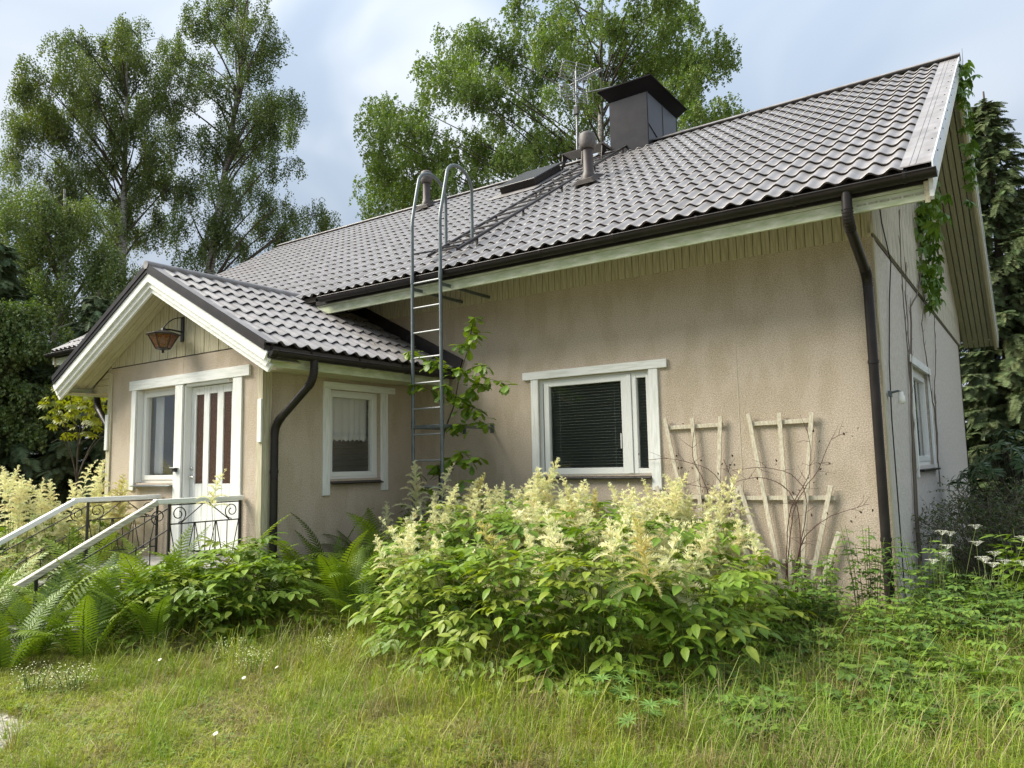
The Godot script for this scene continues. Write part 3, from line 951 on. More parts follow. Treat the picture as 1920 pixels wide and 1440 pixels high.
func make_porch() -> void:
	var p := thing("entrance_porch", "gabled entrance porch with white bargeboards, window and white front door", "porch", Vector3.ZERO)
	var x0 := -9.554
	var x1 := -6.106
	var zf := 2.731
	var win := Rect2(-8.82, 1.46, 0.946, 1.256)
	var door := Rect2(-7.706, 0.55, 1.053, 2.166)
	var st := mk()
	wall_slab(st, Transform3D(Basis.IDENTITY, Vector3(0, 0, zf)), Vector2(x0, -0.4), Vector2(x1, 3.07), 0.18, [win, door])
	wpart(p, "front_wall", st, M.plaster)
	var side := Transform3D(Basis(Vector3(0, 0, -1), Vector3.UP, Vector3(1, 0, 0)), Vector3(x1, 0, 0))
	var shole := Rect2(-1.73, 1.47, 0.90, 1.14)
	st = mk()
	wall_slab(st, side, Vector2(-zf + 0.18, -0.4), Vector2(-0.001, 3.05), 0.18, [shole])
	wpart(p, "side_wall", st, M.plaster)
	st = mk()
	boxlh(st, Vector3(x0, -0.4, 0.001), Vector3(x0 + 0.18, 3.05, zf - 0.18), 0.0)
	wpart(p, "side_wall", st, M.plaster)
	blh(p, "joint_strip", Vector3(-7.745, 2.85, zf), Vector3(-7.737, 3.06, zf + 0.003), M.joint, 0.0)
	# inside
	blh(p, "floor", Vector3(x0 + 0.18, 0.45, 0.005), Vector3(x1 - 0.18, 0.55, zf - 0.18), M.inner_dark, 0.0)
	blh(p, "ceiling", Vector3(x0 + 0.18, 2.95, 0.005), Vector3(x1 - 0.18, 3.04, zf - 0.18), M.inner_board, 0.0)
	var y := 0.56
	while y < 2.94:
		blh(p, "inner_board", Vector3(x0 + 0.18, y, 0.004), Vector3(x1 - 0.181, y + 0.086, 0.022), M.inner_board, 0.005)
		y += 0.09
	# gable boards above the plaster
	blh(p, "drip_gap", Vector3(x0 + 0.02, 3.070, zf - 0.15), Vector3(x1 - 0.02, 3.085, zf - 0.012), M.inner_dark, 0.0)
	st = mk()
	prism(st, [Vector3(x0, 3.08, zf - 0.12), Vector3(x1, 3.08, zf - 0.12), Vector3(PORCH_X, porch_y(PORCH_X) - 0.16, zf - 0.12)], Vector3(0, 0, 0.03))
	wpart(p, "gable_backing", st, M.inner_dark)
	var x := x0 + 0.02
	while x < x1 - 0.03:
		var xe := x + 0.094
		var pts := [Vector3(x, 3.088, zf - 0.05), Vector3(xe, 3.088, zf - 0.05), Vector3(xe, maxf(porch_y(xe) - 0.13, 3.1), zf - 0.05)]
		if x < PORCH_X and xe > PORCH_X: pts.append(Vector3(PORCH_X, PORCH_Y - 0.13, zf - 0.05))
		pts.append(Vector3(x, maxf(porch_y(x) - 0.13, 3.1), zf - 0.05))
		st = mk()
		prism(st, pts, Vector3(0, 0, 0.045 + (0.004 if int(x * 30.0) % 2 == 0 else 0.0)))
		wpart(p, "gable_board", st, M.cream_y)
		x += 0.1015
	# boarded returns that close the eave boxes at the front, horizontal boards
	for sg in [-1.0, 1.0]:
		var wx0 := x0 if sg < 0 else x1
		for k in 6:
			var ya := 2.76 + k * 0.095
			var yb := ya + 0.088
			# the board ends where the sloping soffit begins
			var xo: float = minf(2.27, (PORCH_Y - 0.17 - yb) / PORCH_SLOPE)
			var xo2: float = minf(2.27, (PORCH_Y - 0.17 - ya) / PORCH_SLOPE)
			var inner := absf(wx0 - PORCH_X) + 0.022
			if xo2 <= inner: continue
			st = mk()
			prism(st, [Vector3(PORCH_X + sg * inner, ya, zf - 0.035), Vector3(PORCH_X + sg * xo2, ya, zf - 0.035), Vector3(PORCH_X + sg * maxf(xo, inner), yb, zf - 0.035), Vector3(PORCH_X + sg * inner, yb, zf - 0.035)], Vector3(0, 0, 0.02))
			wpart(p, "return_board", st, M.cream_x)
	# corner boards
	for c in [[x0, -1.0], [x1, 1.0]]:
		var cx: float = c[0]
		var s: float = c[1]
		lb(p, "corner_board", Vector3(cx - s * 0.085, -0.05, zf + 0.001), Vector3(cx + s * 0.020, 3.0, zf + 0.021), M.cream_y)
		lb(p, "corner_board", Vector3(cx + s * 0.001, -0.05, zf - 0.11), Vector3(cx + s * 0.021, 3.0, zf), M.cream_y)
		lb(p, "corner_block", Vector3(cx - s * 0.045, 1.92, zf + 0.022), Vector3(cx + s * 0.028, 2.42, zf + 0.045), M.white_y)
	# front window
	var w := Node3D.new()
	w.name = "window"
	p.add_child(w, true)
	w.position = Vector3(0, 0, zf)
	w.set_meta("label", "porch front window beside the door")
	lb(w, "head_casing", Vector3(-8.98, 2.716, 0.001), Vector3(-6.327, 2.845, 0.036), M.white_x)
	lb(w, "casing", Vector3(-8.93, 1.36, 0.001), Vector3(-8.82, 2.716, 0.026), M.white_y)
	lb(w, "casing", Vector3(-7.874, 0.56, 0.001), Vector3(-7.706, 2.716, 0.026), M.white_y)
	frame(w, "frame", Vector2(-8.82, 1.46), Vector2(-7.874, 2.716), 0.045, -0.17, -0.085, M.window_white)
	frame(w, "sash", Vector2(-8.78, 1.50), Vector2(-7.91, 2.676), 0.06, -0.15, -0.07, M.window_white)
	pane(w, Vector3(-8.72, 1.56, -0.112), Vector3(-7.97, 2.616, -0.108))
	lb(w, "reveal", Vector3(-8.818, 1.465, -0.084), Vector3(-8.806, 2.71, -0.001), M.window_white, 0.0)
	var sl := mk()
	prism(sl, [Vector3(-8.81, 1.455, zf - 0.09), Vector3(-8.81, 1.425, zf + 0.075), Vector3(-8.81, 1.413, zf + 0.075), Vector3(-8.81, 1.44, zf - 0.05)], Vector3(0.92, 0, 0))
	wpart(w, "sill_flashing", sl, M.galv)
	curtain(w, -8.70, -8.52, 1.58, 2.62, -0.21, 0.015)
	# door
	var d := Node3D.new()
	d.name = "door"
	p.add_child(d, true)
	d.position = Vector3(0, 0, zf - 0.085)
	d.set_meta("label", "white boarded front door with three tall brown glass strips")
	lb(d, "casing", Vector3(-6.653, 0.56, 0.086), Vector3(-6.477, 2.716, 0.111), M.white_y)
	lb(d, "door_frame", Vector3(-7.705, 0.56, -0.06), Vector3(-7.672, 2.70, 0.083), M.window_white)
	lb(d, "door_frame", Vector3(-6.770, 0.56, -0.06), Vector3(-6.654, 2.70, 0.020), M.window_white)
	lb(d, "door_frame", Vector3(-7.672, 2.682, -0.06), Vector3(-6.770, 2.715, 0.083), M.window_white)
	lb(d, "threshold", Vector3(-7.70, 0.551, -0.06), Vector3(-6.656, 0.60, 0.10), M.concrete)
	lb(d, "door_core", Vector3(-7.668, 0.62, -0.05), Vector3(-6.774, 2.675, -0.024), M.window_white)
	var cols := [[-7.668, -7.570, false], [-7.566, -7.405, true], [-7.401, -7.284, false], [-7.280, -7.122, true], [-7.118, -6.992, false], [-6.988, -6.830, true], [-6.826, -6.774, false]]
	for c in cols:
		if c[2]:
			lb(d, "door_board", Vector3(c[0], 0.622, -0.022), Vector3(c[1], 1.445, 0.0), M.white_y)
			lb(d, "door_board", Vector3(c[0], 2.572, -0.022), Vector3(c[1], 2.672, 0.0), M.white_y)
			lb(d, "glass_strip", Vector3(c[0] + 0.003, 1.448, -0.024), Vector3(c[1] - 0.003, 2.569, -0.013), M.brown_glass, 0.0)
		else:
			lb(d, "door_board", Vector3(c[0], 0.622, -0.022), Vector3(c[1], 2.672, 0.0), M.white_y)
	var hd := mk()
	var hz := zf - 0.085
	tube(hd, [Vector3(-7.62, 1.535, hz), Vector3(-7.62, 1.535, hz + 0.05), Vector3(-7.60, 1.535, hz + 0.058), Vector3(-7.50, 1.53, hz + 0.058)], 0.011)
	lathe(hd, Vector3(-7.62, 1.535, hz), [Vector2(0.026, 0.0), Vector2(0.026, 0.012), Vector2(0.0, 0.014)], 14, Basis(Vector3.RIGHT, PI / 2))
	wpart(d, "handle", hd, M.steel)
	hd = mk()
	lathe(hd, Vector3(-7.625, 1.635, hz), [Vector2(0.024, 0.0), Vector2(0.024, 0.018), Vector2(0.0, 0.022)], 14, Basis(Vector3.RIGHT, PI / 2))
	wpart(d, "lock_cylinder", hd, M.steel)
	lb(d, "key_box", Vector3(-7.83, 1.60, 0.111), Vector3(-7.77, 1.645, 0.15), M.iron)
	lb(d, "key_box_lid", Vector3(-7.86, 1.648, 0.111), Vector3(-7.75, 1.656, 0.17), M.window_white)
	# side window
	var s := Node3D.new()
	s.name = "window"
	p.add_child(s, true)
	s.transform = side
	s.set_meta("label", "curtained window in the shaded side wall of the porch")
	lb(s, "casing", Vector3(-1.845, 1.27, 0.001), Vector3(-1.73, 2.61, 0.026), M.white_y)
	lb(s, "casing", Vector3(-0.83, 1.30, 0.001), Vector3(-0.70, 2.61, 0.026), M.white_y)
	lb(s, "head_casing", Vector3(-1.845, 2.61, 0.001), Vector3(-0.567, 2.70, 0.034), M.white_z)
	frame(s, "frame", Vector2(-1.73, 1.47), Vector2(-0.83, 2.61), 0.05, -0.15, -0.06, M.window_white)
	frame(s, "sash", Vector2(-1.69, 1.50), Vector2(-0.87, 2.58), 0.06, -0.13, -0.05, M.window_white)
	pane(s, Vector3(-1.63, 1.56, -0.092), Vector3(-0.93, 2.52, -0.088))
	var ss := mk()
	prism(ss, [Vector3(x1 - 0.08, 1.468, 1.72), Vector3(x1 + 0.07, 1.415, 1.72), Vector3(x1 + 0.07, 1.402, 1.72), Vector3(x1 - 0.04, 1.44, 1.72)], Vector3(0, 0, -0.88))
	var sp := mk()
	prism(sp, [Vector3(-1.725, 1.468, -0.07), Vector3(-1.725, 1.418, 0.07), Vector3(-1.725, 1.404, 0.07), Vector3(-1.725, 1.44, -0.05)], Vector3(0.89, 0, 0))
	ipart(s, "sill_flashing", done(sp), M.dark_metal, Transform3D.IDENTITY)
	curtain(s, -1.66, -0.92, 1.97, 2.56, -0.17, 0.010)
	# --- porch roof
	var a := atan(PORCH_SLOPE)
	var l := (2.38) / cos(a)
	var fz := 3.20
	for sgn in [1.0, -1.0]:
		var n := Vector3(sgn * sin(a), cos(a), 0)
		var dn := Vector3(sgn * cos(a), -sin(a), 0)
		var b := Basis(n.cross(dn), n, dn)
		# right slope columns run towards +z, so start at the back for one slope and the front for the other
		var o := Vector3(PORCH_X, PORCH_Y, 0.0) if sgn > 0 else Vector3(PORCH_X, PORCH_Y, fz - 0.12)
		lay_tiles(p, b, o, 17, 7, 0.183, l / 7.0, func(at: Vector3) -> bool: return at.z < 0.25 and at.y > 4.0)
		var dk := mk()
		prism(dk, [Vector3(PORCH_X, PORCH_Y - 0.02, 0.03), Vector3(PORCH_X + sgn * 2.34, porch_y(PORCH_X + 2.34) - 0.02, 0.03), Vector3(PORCH_X + sgn * 2.34, porch_y(PORCH_X + 2.34) - 0.075, 0.03), Vector3(PORCH_X, PORCH_Y - 0.075, 0.03)], Vector3(0, 0, fz - 0.05))
		wpart(p, "roof_deck", dk, M.inner_dark)
		# front verge: pale plate, two-step dark metal trim, three stepped white bargeboards
		var ex = PORCH_X + sgn * 2.40
		var mk_rail := func(called: String, up0: float, up1: float, z0: float, z1: float, m: Material, cut: float) -> void:
			var t := mk()
			var e0 = ex
			var xb: float = ex - sgn * cut
			prism(t, [Vector3(PORCH_X, PORCH_Y + up1, z0), Vector3(e0 - sgn * (cut * 0.0), porch_y(e0) + up1, z0), Vector3(xb, porch_y(xb) + up0, z0), Vector3(PORCH_X, PORCH_Y + up0, z0)], Vector3(0, 0, z1 - z0))
			wpart(p, called, t, m)
		mk_rail.call("verge_trim", 0.032, 0.044, fz - 0.14, fz + 0.018, M.roof, 0.0)
		mk_rail.call("verge_flashing", -0.065, 0.052, fz + 0.002, fz + 0.014, M.dark_metal, 0.03)
		mk_rail.call("verge_flashing", -0.012, 0.058, fz + 0.015, fz + 0.024, M.dark_metal, 0.02)
		mk_rail.call("bargeboard", -0.175, -0.068, fz - 0.030, fz - 0.002, M.white_x, 0.05)
		mk_rail.call("bargeboard", -0.245, -0.140, fz - 0.060, fz - 0.032, M.white_x, 0.06)
		mk_rail.call("bargeboard", -0.310, -0.200, fz - 0.092, fz - 0.062, M.white_x, 0.07)
		# soffit boards of the front overhang, parallel to the bargeboards
		for k in 4:
			var z0 := zf + 0.002 + k * 0.094
			mk_rail.call("soffit_board", -0.165, -0.150, z0, z0 + 0.089, M.cream_x, 0.03)
		# side eave: fascia, soffit boards
		var fx = PORCH_X + sgn * 2.29
		lb(p, "fascia_board", Vector3(fx - 0.014, 2.72, 0.05), Vector3(fx + 0.014, 2.90, fz - 0.10), M.green_bounce_z)
		for k in 5:
			var xa = fx - sgn * (0.02 + k * 0.105)
			var xb2 = xa - sgn * 0.100
			lb(p, "soffit_board", Vector3(minf(xa, xb2), 2.742, 0.03), Vector3(maxf(xa, xb2), 2.756, zf - 0.001 if k > 0 else zf + 0.3), M.cream_z)
		# gutter
		var gx = PORCH_X + sgn * 2.415
		var g := gutter(p, Vector3(gx, 2.865, 0.10), Vector3(gx, 2.865, fz - 0.02), 0.06)
		for k in [0.3, 1.05, 1.8, 2.55, 3.1]:
			gutter_bracket(g, Vector3(gx, 2.865, k), Vector3(0, 0, 1), Vector3(sgn, 0, 0), 0.06)
		blh(p, "drip_board", Vector3(minf(fx + sgn * 0.016, fx + sgn * 0.04), 2.84, 0.06), Vector3(maxf(fx + sgn * 0.016, fx + sgn * 0.04), 2.94, fz - 0.1), M.dark_metal, 0.0)
		var wx = PORCH_X + sgn * 1.80
		downpipe(p, [Vector3(gx, 2.85, 2.57), Vector3(gx, 2.60, 2.57), Vector3(wx, 2.12, 2.62), Vector3(wx, -0.05, 2.62)], 0.045)
	# ridge cap
	var rc := mk()
	tube(rc, [Vector3(PORCH_X, PORCH_Y + 0.035, 0.72), Vector3(PORCH_X, PORCH_Y + 0.035, fz + 0.03)], 0.055, -1.0, 12)
	wpart(p, "ridge_cap", rc, M.roof)
	# flashing board up the main wall along the roof
	var fb := mk()
	prism(fb, [Vector3(-8.0, porch_y(-8.0) - 0.05, 0.02), Vector3(-5.37, porch_y(-5.37) - 0.02, 0.02), Vector3(-5.29, porch_y(-5.29) + 0.235, 0.02), Vector3(-7.2, porch_y(-7.2) + 0.235, 0.02)], Vector3(0, 0, 0.03))
	wpart(p, "wall_flashing", fb, M.dark_metal)

func make_steps() -> void:
	var s := thing("porch_steps", "concrete landing and steps before the porch door, overgrown by ferns", "steps", Vector3(-7.3, 0, 3.3))
	blh(s, "landing", Vector3(-8.22, -0.1, 2.735), Vector3(-6.34, 0.54, 3.85), M.concrete, 0.012)
	for k in 3:
		blh(s, "step", Vector3(-8.22, -0.1, 3.85 + k * 0.34), Vector3(-6.34, 0.405 - k * 0.14, 4.19 + k * 0.34), M.concrete, 0.012)

# ---------------------------------------------------------------- things on and by the buildings
func scroll(st: SurfaceTool, c: Vector3, r: float, a0: float, turns: float, hand: float) -> void:
	var pts := []
	for i in 26:
		var t := i / 25.0
		var a := a0 + hand * turns * TAU * t
		var rr := r * (1.0 - 0.72 * t)
		pts.append(c + Vector3(0, sin(a) * rr, cos(a) * rr))
	tube(st, pts, 0.006, 0.006, 6)

func make_railing(x: float, label: String) -> void:
	var r := thing("stair_railing", label, "railing", Vector3(x, 0.0, 3.3), "railings of the porch steps")
	var y := 1.315
	# top rails: white weathered timber
	var st := mk()
	boxlh(st, Vector3(x - 0.035, y - 0.055, 2.755), Vector3(x + 0.035, y, 3.83), 0.006)
	wpart(r, "top_rail", st, M.white_z)
	st = mk()
	var a := Vector3(x, y - 0.030, 3.80)
	var b := Vector3(x, 0.585, 5.12)
	var d := (b - a).normalized()
	cbox(st, Transform3D(Basis(Vector3.RIGHT, d.cross(Vector3.RIGHT) * -1.0, d) if false else Basis(Vector3.RIGHT, d.cross(Vector3.RIGHT), d), (a + b) / 2), Vector3(0.0705, 0.056, a.distance_to(b)), 0.006)
	wpart(r, "sloping_rail", st, M.weathered_z if x > -7.0 else M.white_z)
	# posts
	for z in [2.79, 3.66]:
		blh(r, "post", Vector3(x - 0.013, 0.54, z - 0.013), Vector3(x + 0.013, y - 0.05, z + 0.013), M.iron, 0.002)
	blh(r, "post", Vector3(x - 0.013, -0.05, 4.93), Vector3(x + 0.013, 0.64, 4.956), M.iron, 0.002)
	# landing panel
	for yy in [y - 0.066, 1.045, 0.66]:
		var bar := mk()
		boxlh(bar, Vector3(x - 0.006, yy - 0.007, 2.80), Vector3(x + 0.006, yy + 0.007, 3.65), 0.001)
		wpart(r, "crossbar", bar, M.iron)
	var sc := mk()
	scroll(sc, Vector3(x, 1.15, 2.90), 0.092, -PI / 2, 1.45, 1.0)
	wpart(r, "scroll", sc, M.iron)
	sc = mk()
	scroll(sc, Vector3(x, 1.15, 3.55), 0.092, -PI / 2, 1.45, -1.0)
	wpart(r, "scroll", sc, M.iron)
	for q in [[2.93, 3.18], [3.52, 3.27]]:
		var t := mk()
		tube(t, [Vector3(x, 1.052, q[0]), Vector3(x, 1.24, q[1])], 0.006, -1.0, 6)
		wpart(r, "diagonal_bar", t, M.iron)
	for zc in [2.80, 3.10, 3.36, 3.655]:
		for k in [-1.0, 0.0, 1.0]:
			if (zc < 2.85 and k < 0.5) or (zc > 3.6 and k > -0.5): continue
			var t := mk()
			tube(t, [Vector3(x, 1.04, zc + k * 0.008), Vector3(x, 0.665, zc + k * 0.085)], 0.006, -1.0, 6)
			wpart(r, "baluster", t, M.iron)
	for zc in [2.955, 3.23, 3.51]:
		var t := mk()
		tube(t, [Vector3(x, 1.04, zc), Vector3(x, 0.665, zc)], 0.006, -1.0, 6)
		wpart(r, "baluster", t, M.iron)
	# flight panel: bars under the sloping rail
	for off in [0.075, 0.30, 0.60]:
		var t := mk()
		tube(t, [a + Vector3(0, -off, -0.12), b + Vector3(0, -off + 0.05, -0.18)], 0.007, -1.0, 6)
		wpart(r, "crossbar", t, M.iron)
	sc = mk()
	scroll(sc, Vector3(x, 1.13, 3.78), 0.085, -PI / 2, 1.4, 1.0)
	wpart(r, "scroll", sc, M.iron)
	sc = mk()
	scroll(sc, Vector3(x, 0.60, 4.80), 0.085, -PI / 2, 1.4, -1.0)
	wpart(r, "scroll", sc, M.iron)
	for k in 7:
		var zz := 3.86 + k * 0.15
		var yt := lerpf(a.y, b.y, (zz - a.z) / (b.z - a.z))
		var t := mk()
		tube(t, [Vector3(x, yt - 0.33, zz), Vector3(x, yt - 0.66, zz)], 0.006, -1.0, 6)
		wpart(r, "baluster", t, M.iron)

func make_wall_ladder() -> void:
	var l := thing("wall_ladder", "galvanised fixed ladder with hooped top rising from the plants to the roof", "ladder", Vector3(-5.06, 0, 1.054))
	for e in [[-5.300, -5.37, -5.475], [-4.822, -4.87, -5.005]]:
		var st := mk()
		var x0: float = e[0]
		var x1: float = e[1]
		var x2: float = e[2]
		var pts := [Vector3(x0, -0.05, 1.054), Vector3(x0, 2.0, 1.054), Vector3(x0, 4.72, 1.054), Vector3(x0 - 0.003, 4.82, 1.045), Vector3(lerpf(x0, x1, 0.5), 5.10, 0.955)]
		for i in 13:
			var t := i / 12.0
			var an := PI * (0.06 + 0.94 * t)
			pts.append(Vector3(lerpf(lerpf(x0, x1, 0.7), x2, t), 5.34 + sin(an) * 0.29, 0.515 + cos(an) * 0.365))
		pts.append(Vector3(x2, 4.95, 0.15))
		pts.append(Vector3(x2, 4.64, 0.15))
		tube(st, pts, 0.023, -1.0, 12)
		wpart(l, "rail", st, M.galv)
		# collars, braces to the roof ladder, wall brackets
		for yy in [4.02, 2.13]:
			var c := mk()
			tube(c, [Vector3(x0, yy - 0.05, 1.054), Vector3(x0, yy + 0.05, 1.054)], 0.028, -1.0, 12)
			wpart(l, "rail_collar", c, M.galv)
		var br := mk()
		tube(br, [Vector3(x0, 4.37, 1.04), Vector3(x2 + 0.01, 4.66, 0.20)], 0.012, -1.0, 8)
		wpart(l, "top_brace", br, M.dark_metal)
		for yy in [3.905, 2.106]:
			var wb := mk()
			boxlh(wb, Vector3(x0 - 0.012, yy - 0.02, 0.004), Vector3(x0 + 0.012, yy + 0.02, 1.04), 0.003)
			boxlh(wb, Vector3(x0 - 0.03, yy - 0.065, 0.002), Vector3(x0 + 0.03, yy + 0.065, 0.014), 0.002)
			wpart(l, "wall_bracket", wb, M.galv)
	var y := 3.97
	while y > 0.2:
		var st := mk()
		tube(st, [Vector3(-5.315, y, 1.054), Vector3(-4.807, y, 1.054)], 0.0125, -1.0, 10)
		wpart(l, "rung", st, M.rung)
		y -= 0.327
	var cb := mk()
	boxlh(cb, Vector3(-5.28, 2.086, 1.062), Vector3(-4.84, 2.126, 1.080), 0.003)
	wpart(l, "cross_tie", cb, M.galv)

func make_roof_ladder() -> void:
	var l := thing("roof_ladder", "dark brown roof ladder lying up the tiles towards the chimney", "ladder", Vector3(-5.08, roof_y(0.6), 0.6))
	var xs := [-5.345, -4.845]
	for x in xs:
		var st := mk()
		tube(st, [Vector3(x, roof_y(0.68) + 0.16, 0.68), Vector3(x, roof_y(-4.6) + 0.16, -4.6)], 0.021, -1.0, 10)
		wpart(l, "rail", st, M.dark_metal)
		var z := 0.25
		while z > -4.6:
			var f := mk()
			boxlh(f, Vector3(x - 0.015, roof_y(z) + 0.02, z - 0.012), Vector3(x + 0.015, roof_y(z) + 0.15, z + 0.012), 0.002)
			wpart(l, "foot", f, M.dark_metal)
			z -= 1.15
	var z := 0.55
	while z > -4.6:
		var st := mk()
		boxlh(st, Vector3(-5.345, roof_y(z) + 0.15, z - 0.014), Vector3(-4.845, roof_y(z) + 0.17, z + 0.014), 0.003)
		wpart(l, "rung", st, M.dark_metal)
		z -= 0.285

func make_walkway() -> void:
	var w := thing("roof_walkway", "dark grated walkway bridge beside the chimney at the roof ridge", "walkway", Vector3(-5.7, roof_y(-4.4), -4.4))
	var y := RIDGE_Y + 0.02
	for k in 8:
		blh(w, "grate_bar", Vector3(-6.15, y, -4.60 + k * 0.045), Vector3(-5.2, y + 0.03, -4.585 + k * 0.045), M.dark_metal, 0.002)
	for x in [-6.12, -5.68, -5.24]:
		blh(w, "cross_bar", Vector3(x - 0.012, y - 0.03, -4.62), Vector3(x + 0.012, y - 0.001, -4.24), M.dark_metal, 0.002)
		var st := mk()
		prism(st, [Vector3(x - 0.01, y - 0.03, -4.26), Vector3(x - 0.01, y - 0.03, -4.44), Vector3(x - 0.01, roof_y(-4.2) + 0.03, -4.2)], Vector3(0.02, 0, 0))
		wpart(w, "bracket", st, M.dark_metal)

func make_antenna() -> void:
	var n := thing("tv_antenna", "grid and rod television antenna on a thin mast at the ridge", "antenna", Vector3(-6.15, RIDGE_Y, -4.95))
	var c := Vector3(-6.15, 9.55, -4.95)
	var st := mk()
	tube(st, [Vector3(-6.18, RIDGE_Y - 0.1, -4.95), Vector3(-6.16, 8.7, -4.95), c + Vector3(0, 0.25, 0)], 0.022, 0.018, 8)
	wpart(n, "mast", st, M.antenna)
	var cbl := mk()
	tube(cbl, [Vector3(-6.15, 7.75, -4.92), Vector3(-6.11, 8.3, -4.91), Vector3(-6.14, 8.9, -4.92), c], 0.007, -1.0, 6)
	wpart(n, "coax_cable", cbl, M.cable)
	# boom towards +x, slightly down in the picture
	var dir := Vector3(0.86, -0.18, 0.48).normalized()
	var side := dir.cross(Vector3.UP).normalized()
	var up := side.cross(dir).normalized()
	st = mk()
	tube(st, [c - dir * 0.3, c + dir * 0.95], 0.012, -1.0, 6)
	wpart(n, "boom", st, M.antenna)
	for k in 12:
		st = mk()
		var p := c + dir * (0.12 + k * 0.07)
		tube(st, [p - side * 0.11, p + side * 0.11], 0.008, -1.0, 5)
		wpart(n, "director_rod", st, M.antenna)
	# two tilted reflector grids behind the dipole
	for s in [-1.0, 1.0]:
		var g := mk()
		for k in 6:
			var p: Vector3 = c - dir * 0.12 + up * s * (0.06 + k * 0.065) + dir * (0.02 * k)
			tube(g, [p - side * 0.36, p + side * 0.36], 0.008, -1.0, 5)
		for q in [-0.33, 0.0, 0.33]:
			var p0: Vector3 = c - dir * 0.12 + side * q + up * s * 0.05
			tube(g, [p0, p0 + up * s * 0.36 + dir * 0.11], 0.011, -1.0, 5)
		wpart(n, "reflector_grid", g, M.antenna)
	# long rods of the second band
	var d2 := Vector3(0.9, 0.05, -0.3).normalized()
	var s2 := Vector3(0.42, 0.10, 0.85).normalized()
	st = mk()
	tube(st, [c + Vector3(0, -0.28, 0) - d2 * 0.25, c + Vector3(0, -0.28, 0) + d2 * 0.75], 0.011, -1.0, 6)
	wpart(n, "boom", st, M.antenna)
	for k in 6:
		st = mk()
		var p := c + Vector3(0, -0.28, 0) + d2 * (-0.2 + k * 0.18)
		tube(st, [p - s2 * (0.5 - 0.03 * k), p + s2 * (0.5 - 0.03 * k)], 0.009, -1.0, 5)
		wpart(n, "long_rod", st, M.antenna)
	blh(n, "amplifier_box", c + Vector3(-0.03, -0.75, 0.03), c + Vector3(0.07, -0.58, 0.10), M.iron, 0.006)

func make_lantern() -> void:
	var l := thing("porch_lantern", "old amber glass lantern on a wrought iron bracket under the porch gable", "lantern", Vector3(-7.77, 3.1, 2.75))
	var c := Vector3(-7.77, 3.15, 3.00)
	blh(l, "wall_plate", Vector3(-7.80, 3.27, 2.731), Vector3(-7.74, 3.60, 2.752), M.iron, 0.004)
	var st := mk()
	tube(st, [Vector3(-7.77, 3.40, 2.75), Vector3(-7.77, 3.41, 2.9), Vector3(-7.77, 3.40, 3.02)], 0.011, -1.0, 8)
	tube(st, curve(Vector3(-7.77, 3.585, 2.75), Vector3(-7.77, 3.58, 2.90), Vector3(-7.77, 3.42, 3.0), 10), 0.007, -1.0, 6)
	wpart(l, "bracket_arm", st, M.iron)
	st = mk()
	lathe(st, c, [Vector2(0.0, -0.055), Vector2(0.02, -0.045), Vector2(0.012, -0.02), Vector2(0.085, -0.005), Vector2(0.088, 0.01), Vector2(0.07, 0.012)], 6, Basis.IDENTITY, false)
	wpart(l, "base_finial", st, M.iron)
	st = mk()
	lathe(st, c, [Vector2(0.083, 0.01), Vector2(0.175, 0.175)], 6, Basis.IDENTITY, false)
	wpart(l, "glass_shade", st, M.amber)
	for k in 6:
		var a := TAU * k / 6
		st = mk()
		tube(st, [c + Vector3(cos(a) * 0.086, 0.005, sin(a) * 0.086), c + Vector3(cos(a) * 0.18, 0.178, sin(a) * 0.18)], 0.006, -1.0, 5)
		wpart(l, "glazing_bar", st, M.iron)
	st = mk()
	lathe(st, c, [Vector2(0.17, 0.172), Vector2(0.205, 0.176), Vector2(0.21, 0.186), Vector2(0.19, 0.196), Vector2(0.10, 0.225), Vector2(0.03, 0.24), Vector2(0.02, 0.27), Vector2(0.0, 0.275)], 6, Basis.IDENTITY, false)
	wpart(l, "lid", st, M.iron)
	st = mk()
	lathe(st, c + Vector3(0, 0.06, 0), [Vector2(0.0, 0.0), Vector2(0.035, 0.02), Vector2(0.035, 0.06), Vector2(0.015, 0.11)], 12)
	wpart(l, "bulb", st, M.lamp_white)

func make_flood_lamp() -> void:
	var l := thing("wall_lamp", "small white lamp on a bracket at the gable corner beside the downpipe", "lamp", Vector3(0.0, 2.25, -0.25))
	blh(l, "mount", Vector3(0.017, 2.22, -0.30), Vector3(0.045, 2.28, -0.22), M.galv, 0.004)
	var st := mk()
	tube(st, [Vector3(0.03, 2.26, -0.26), Vector3(0.10, 2.275, -0.26), Vector3(0.13, 2.26, -0.26)], 0.012, -1.0, 8)
	wpart(l, "arm", st, M.galv)
	st = mk()
	lathe(st, Vector3(0.13, 2.14, -0.26), [Vector2(0.0, 0.0), Vector2(0.026, 0.006), Vector2(0.036, 0.03), Vector2(0.034, 0.075), Vector2(0.022, 0.095), Vector2(0.022, 0.125), Vector2(0.0, 0.127)], 14)
	wpart(l, "shade", st, M.lamp_white)

func make_cable() -> void:
	var c := thing("wall_cable", "thin black cable hanging down the gable wall beside the corner", "cable", Vector3(0.03, 0, -0.4))
	var st := mk()
	tube(st, [Vector3(0.04, 4.4, -0.33), Vector3(0.04, 4.1, -0.45), Vector3(0.045, 3.75, -0.86), Vector3(0.022, 3.3, -0.72), Vector3(0.02, 2.6, -0.42), Vector3(0.025, 2.0, -0.28), Vector3(0.03, 1.0, -0.27), Vector3(0.03, -0.02, -0.27)], 0.007, -1.0, 6)
	wpart(c, "cable_run", st, M.cable)

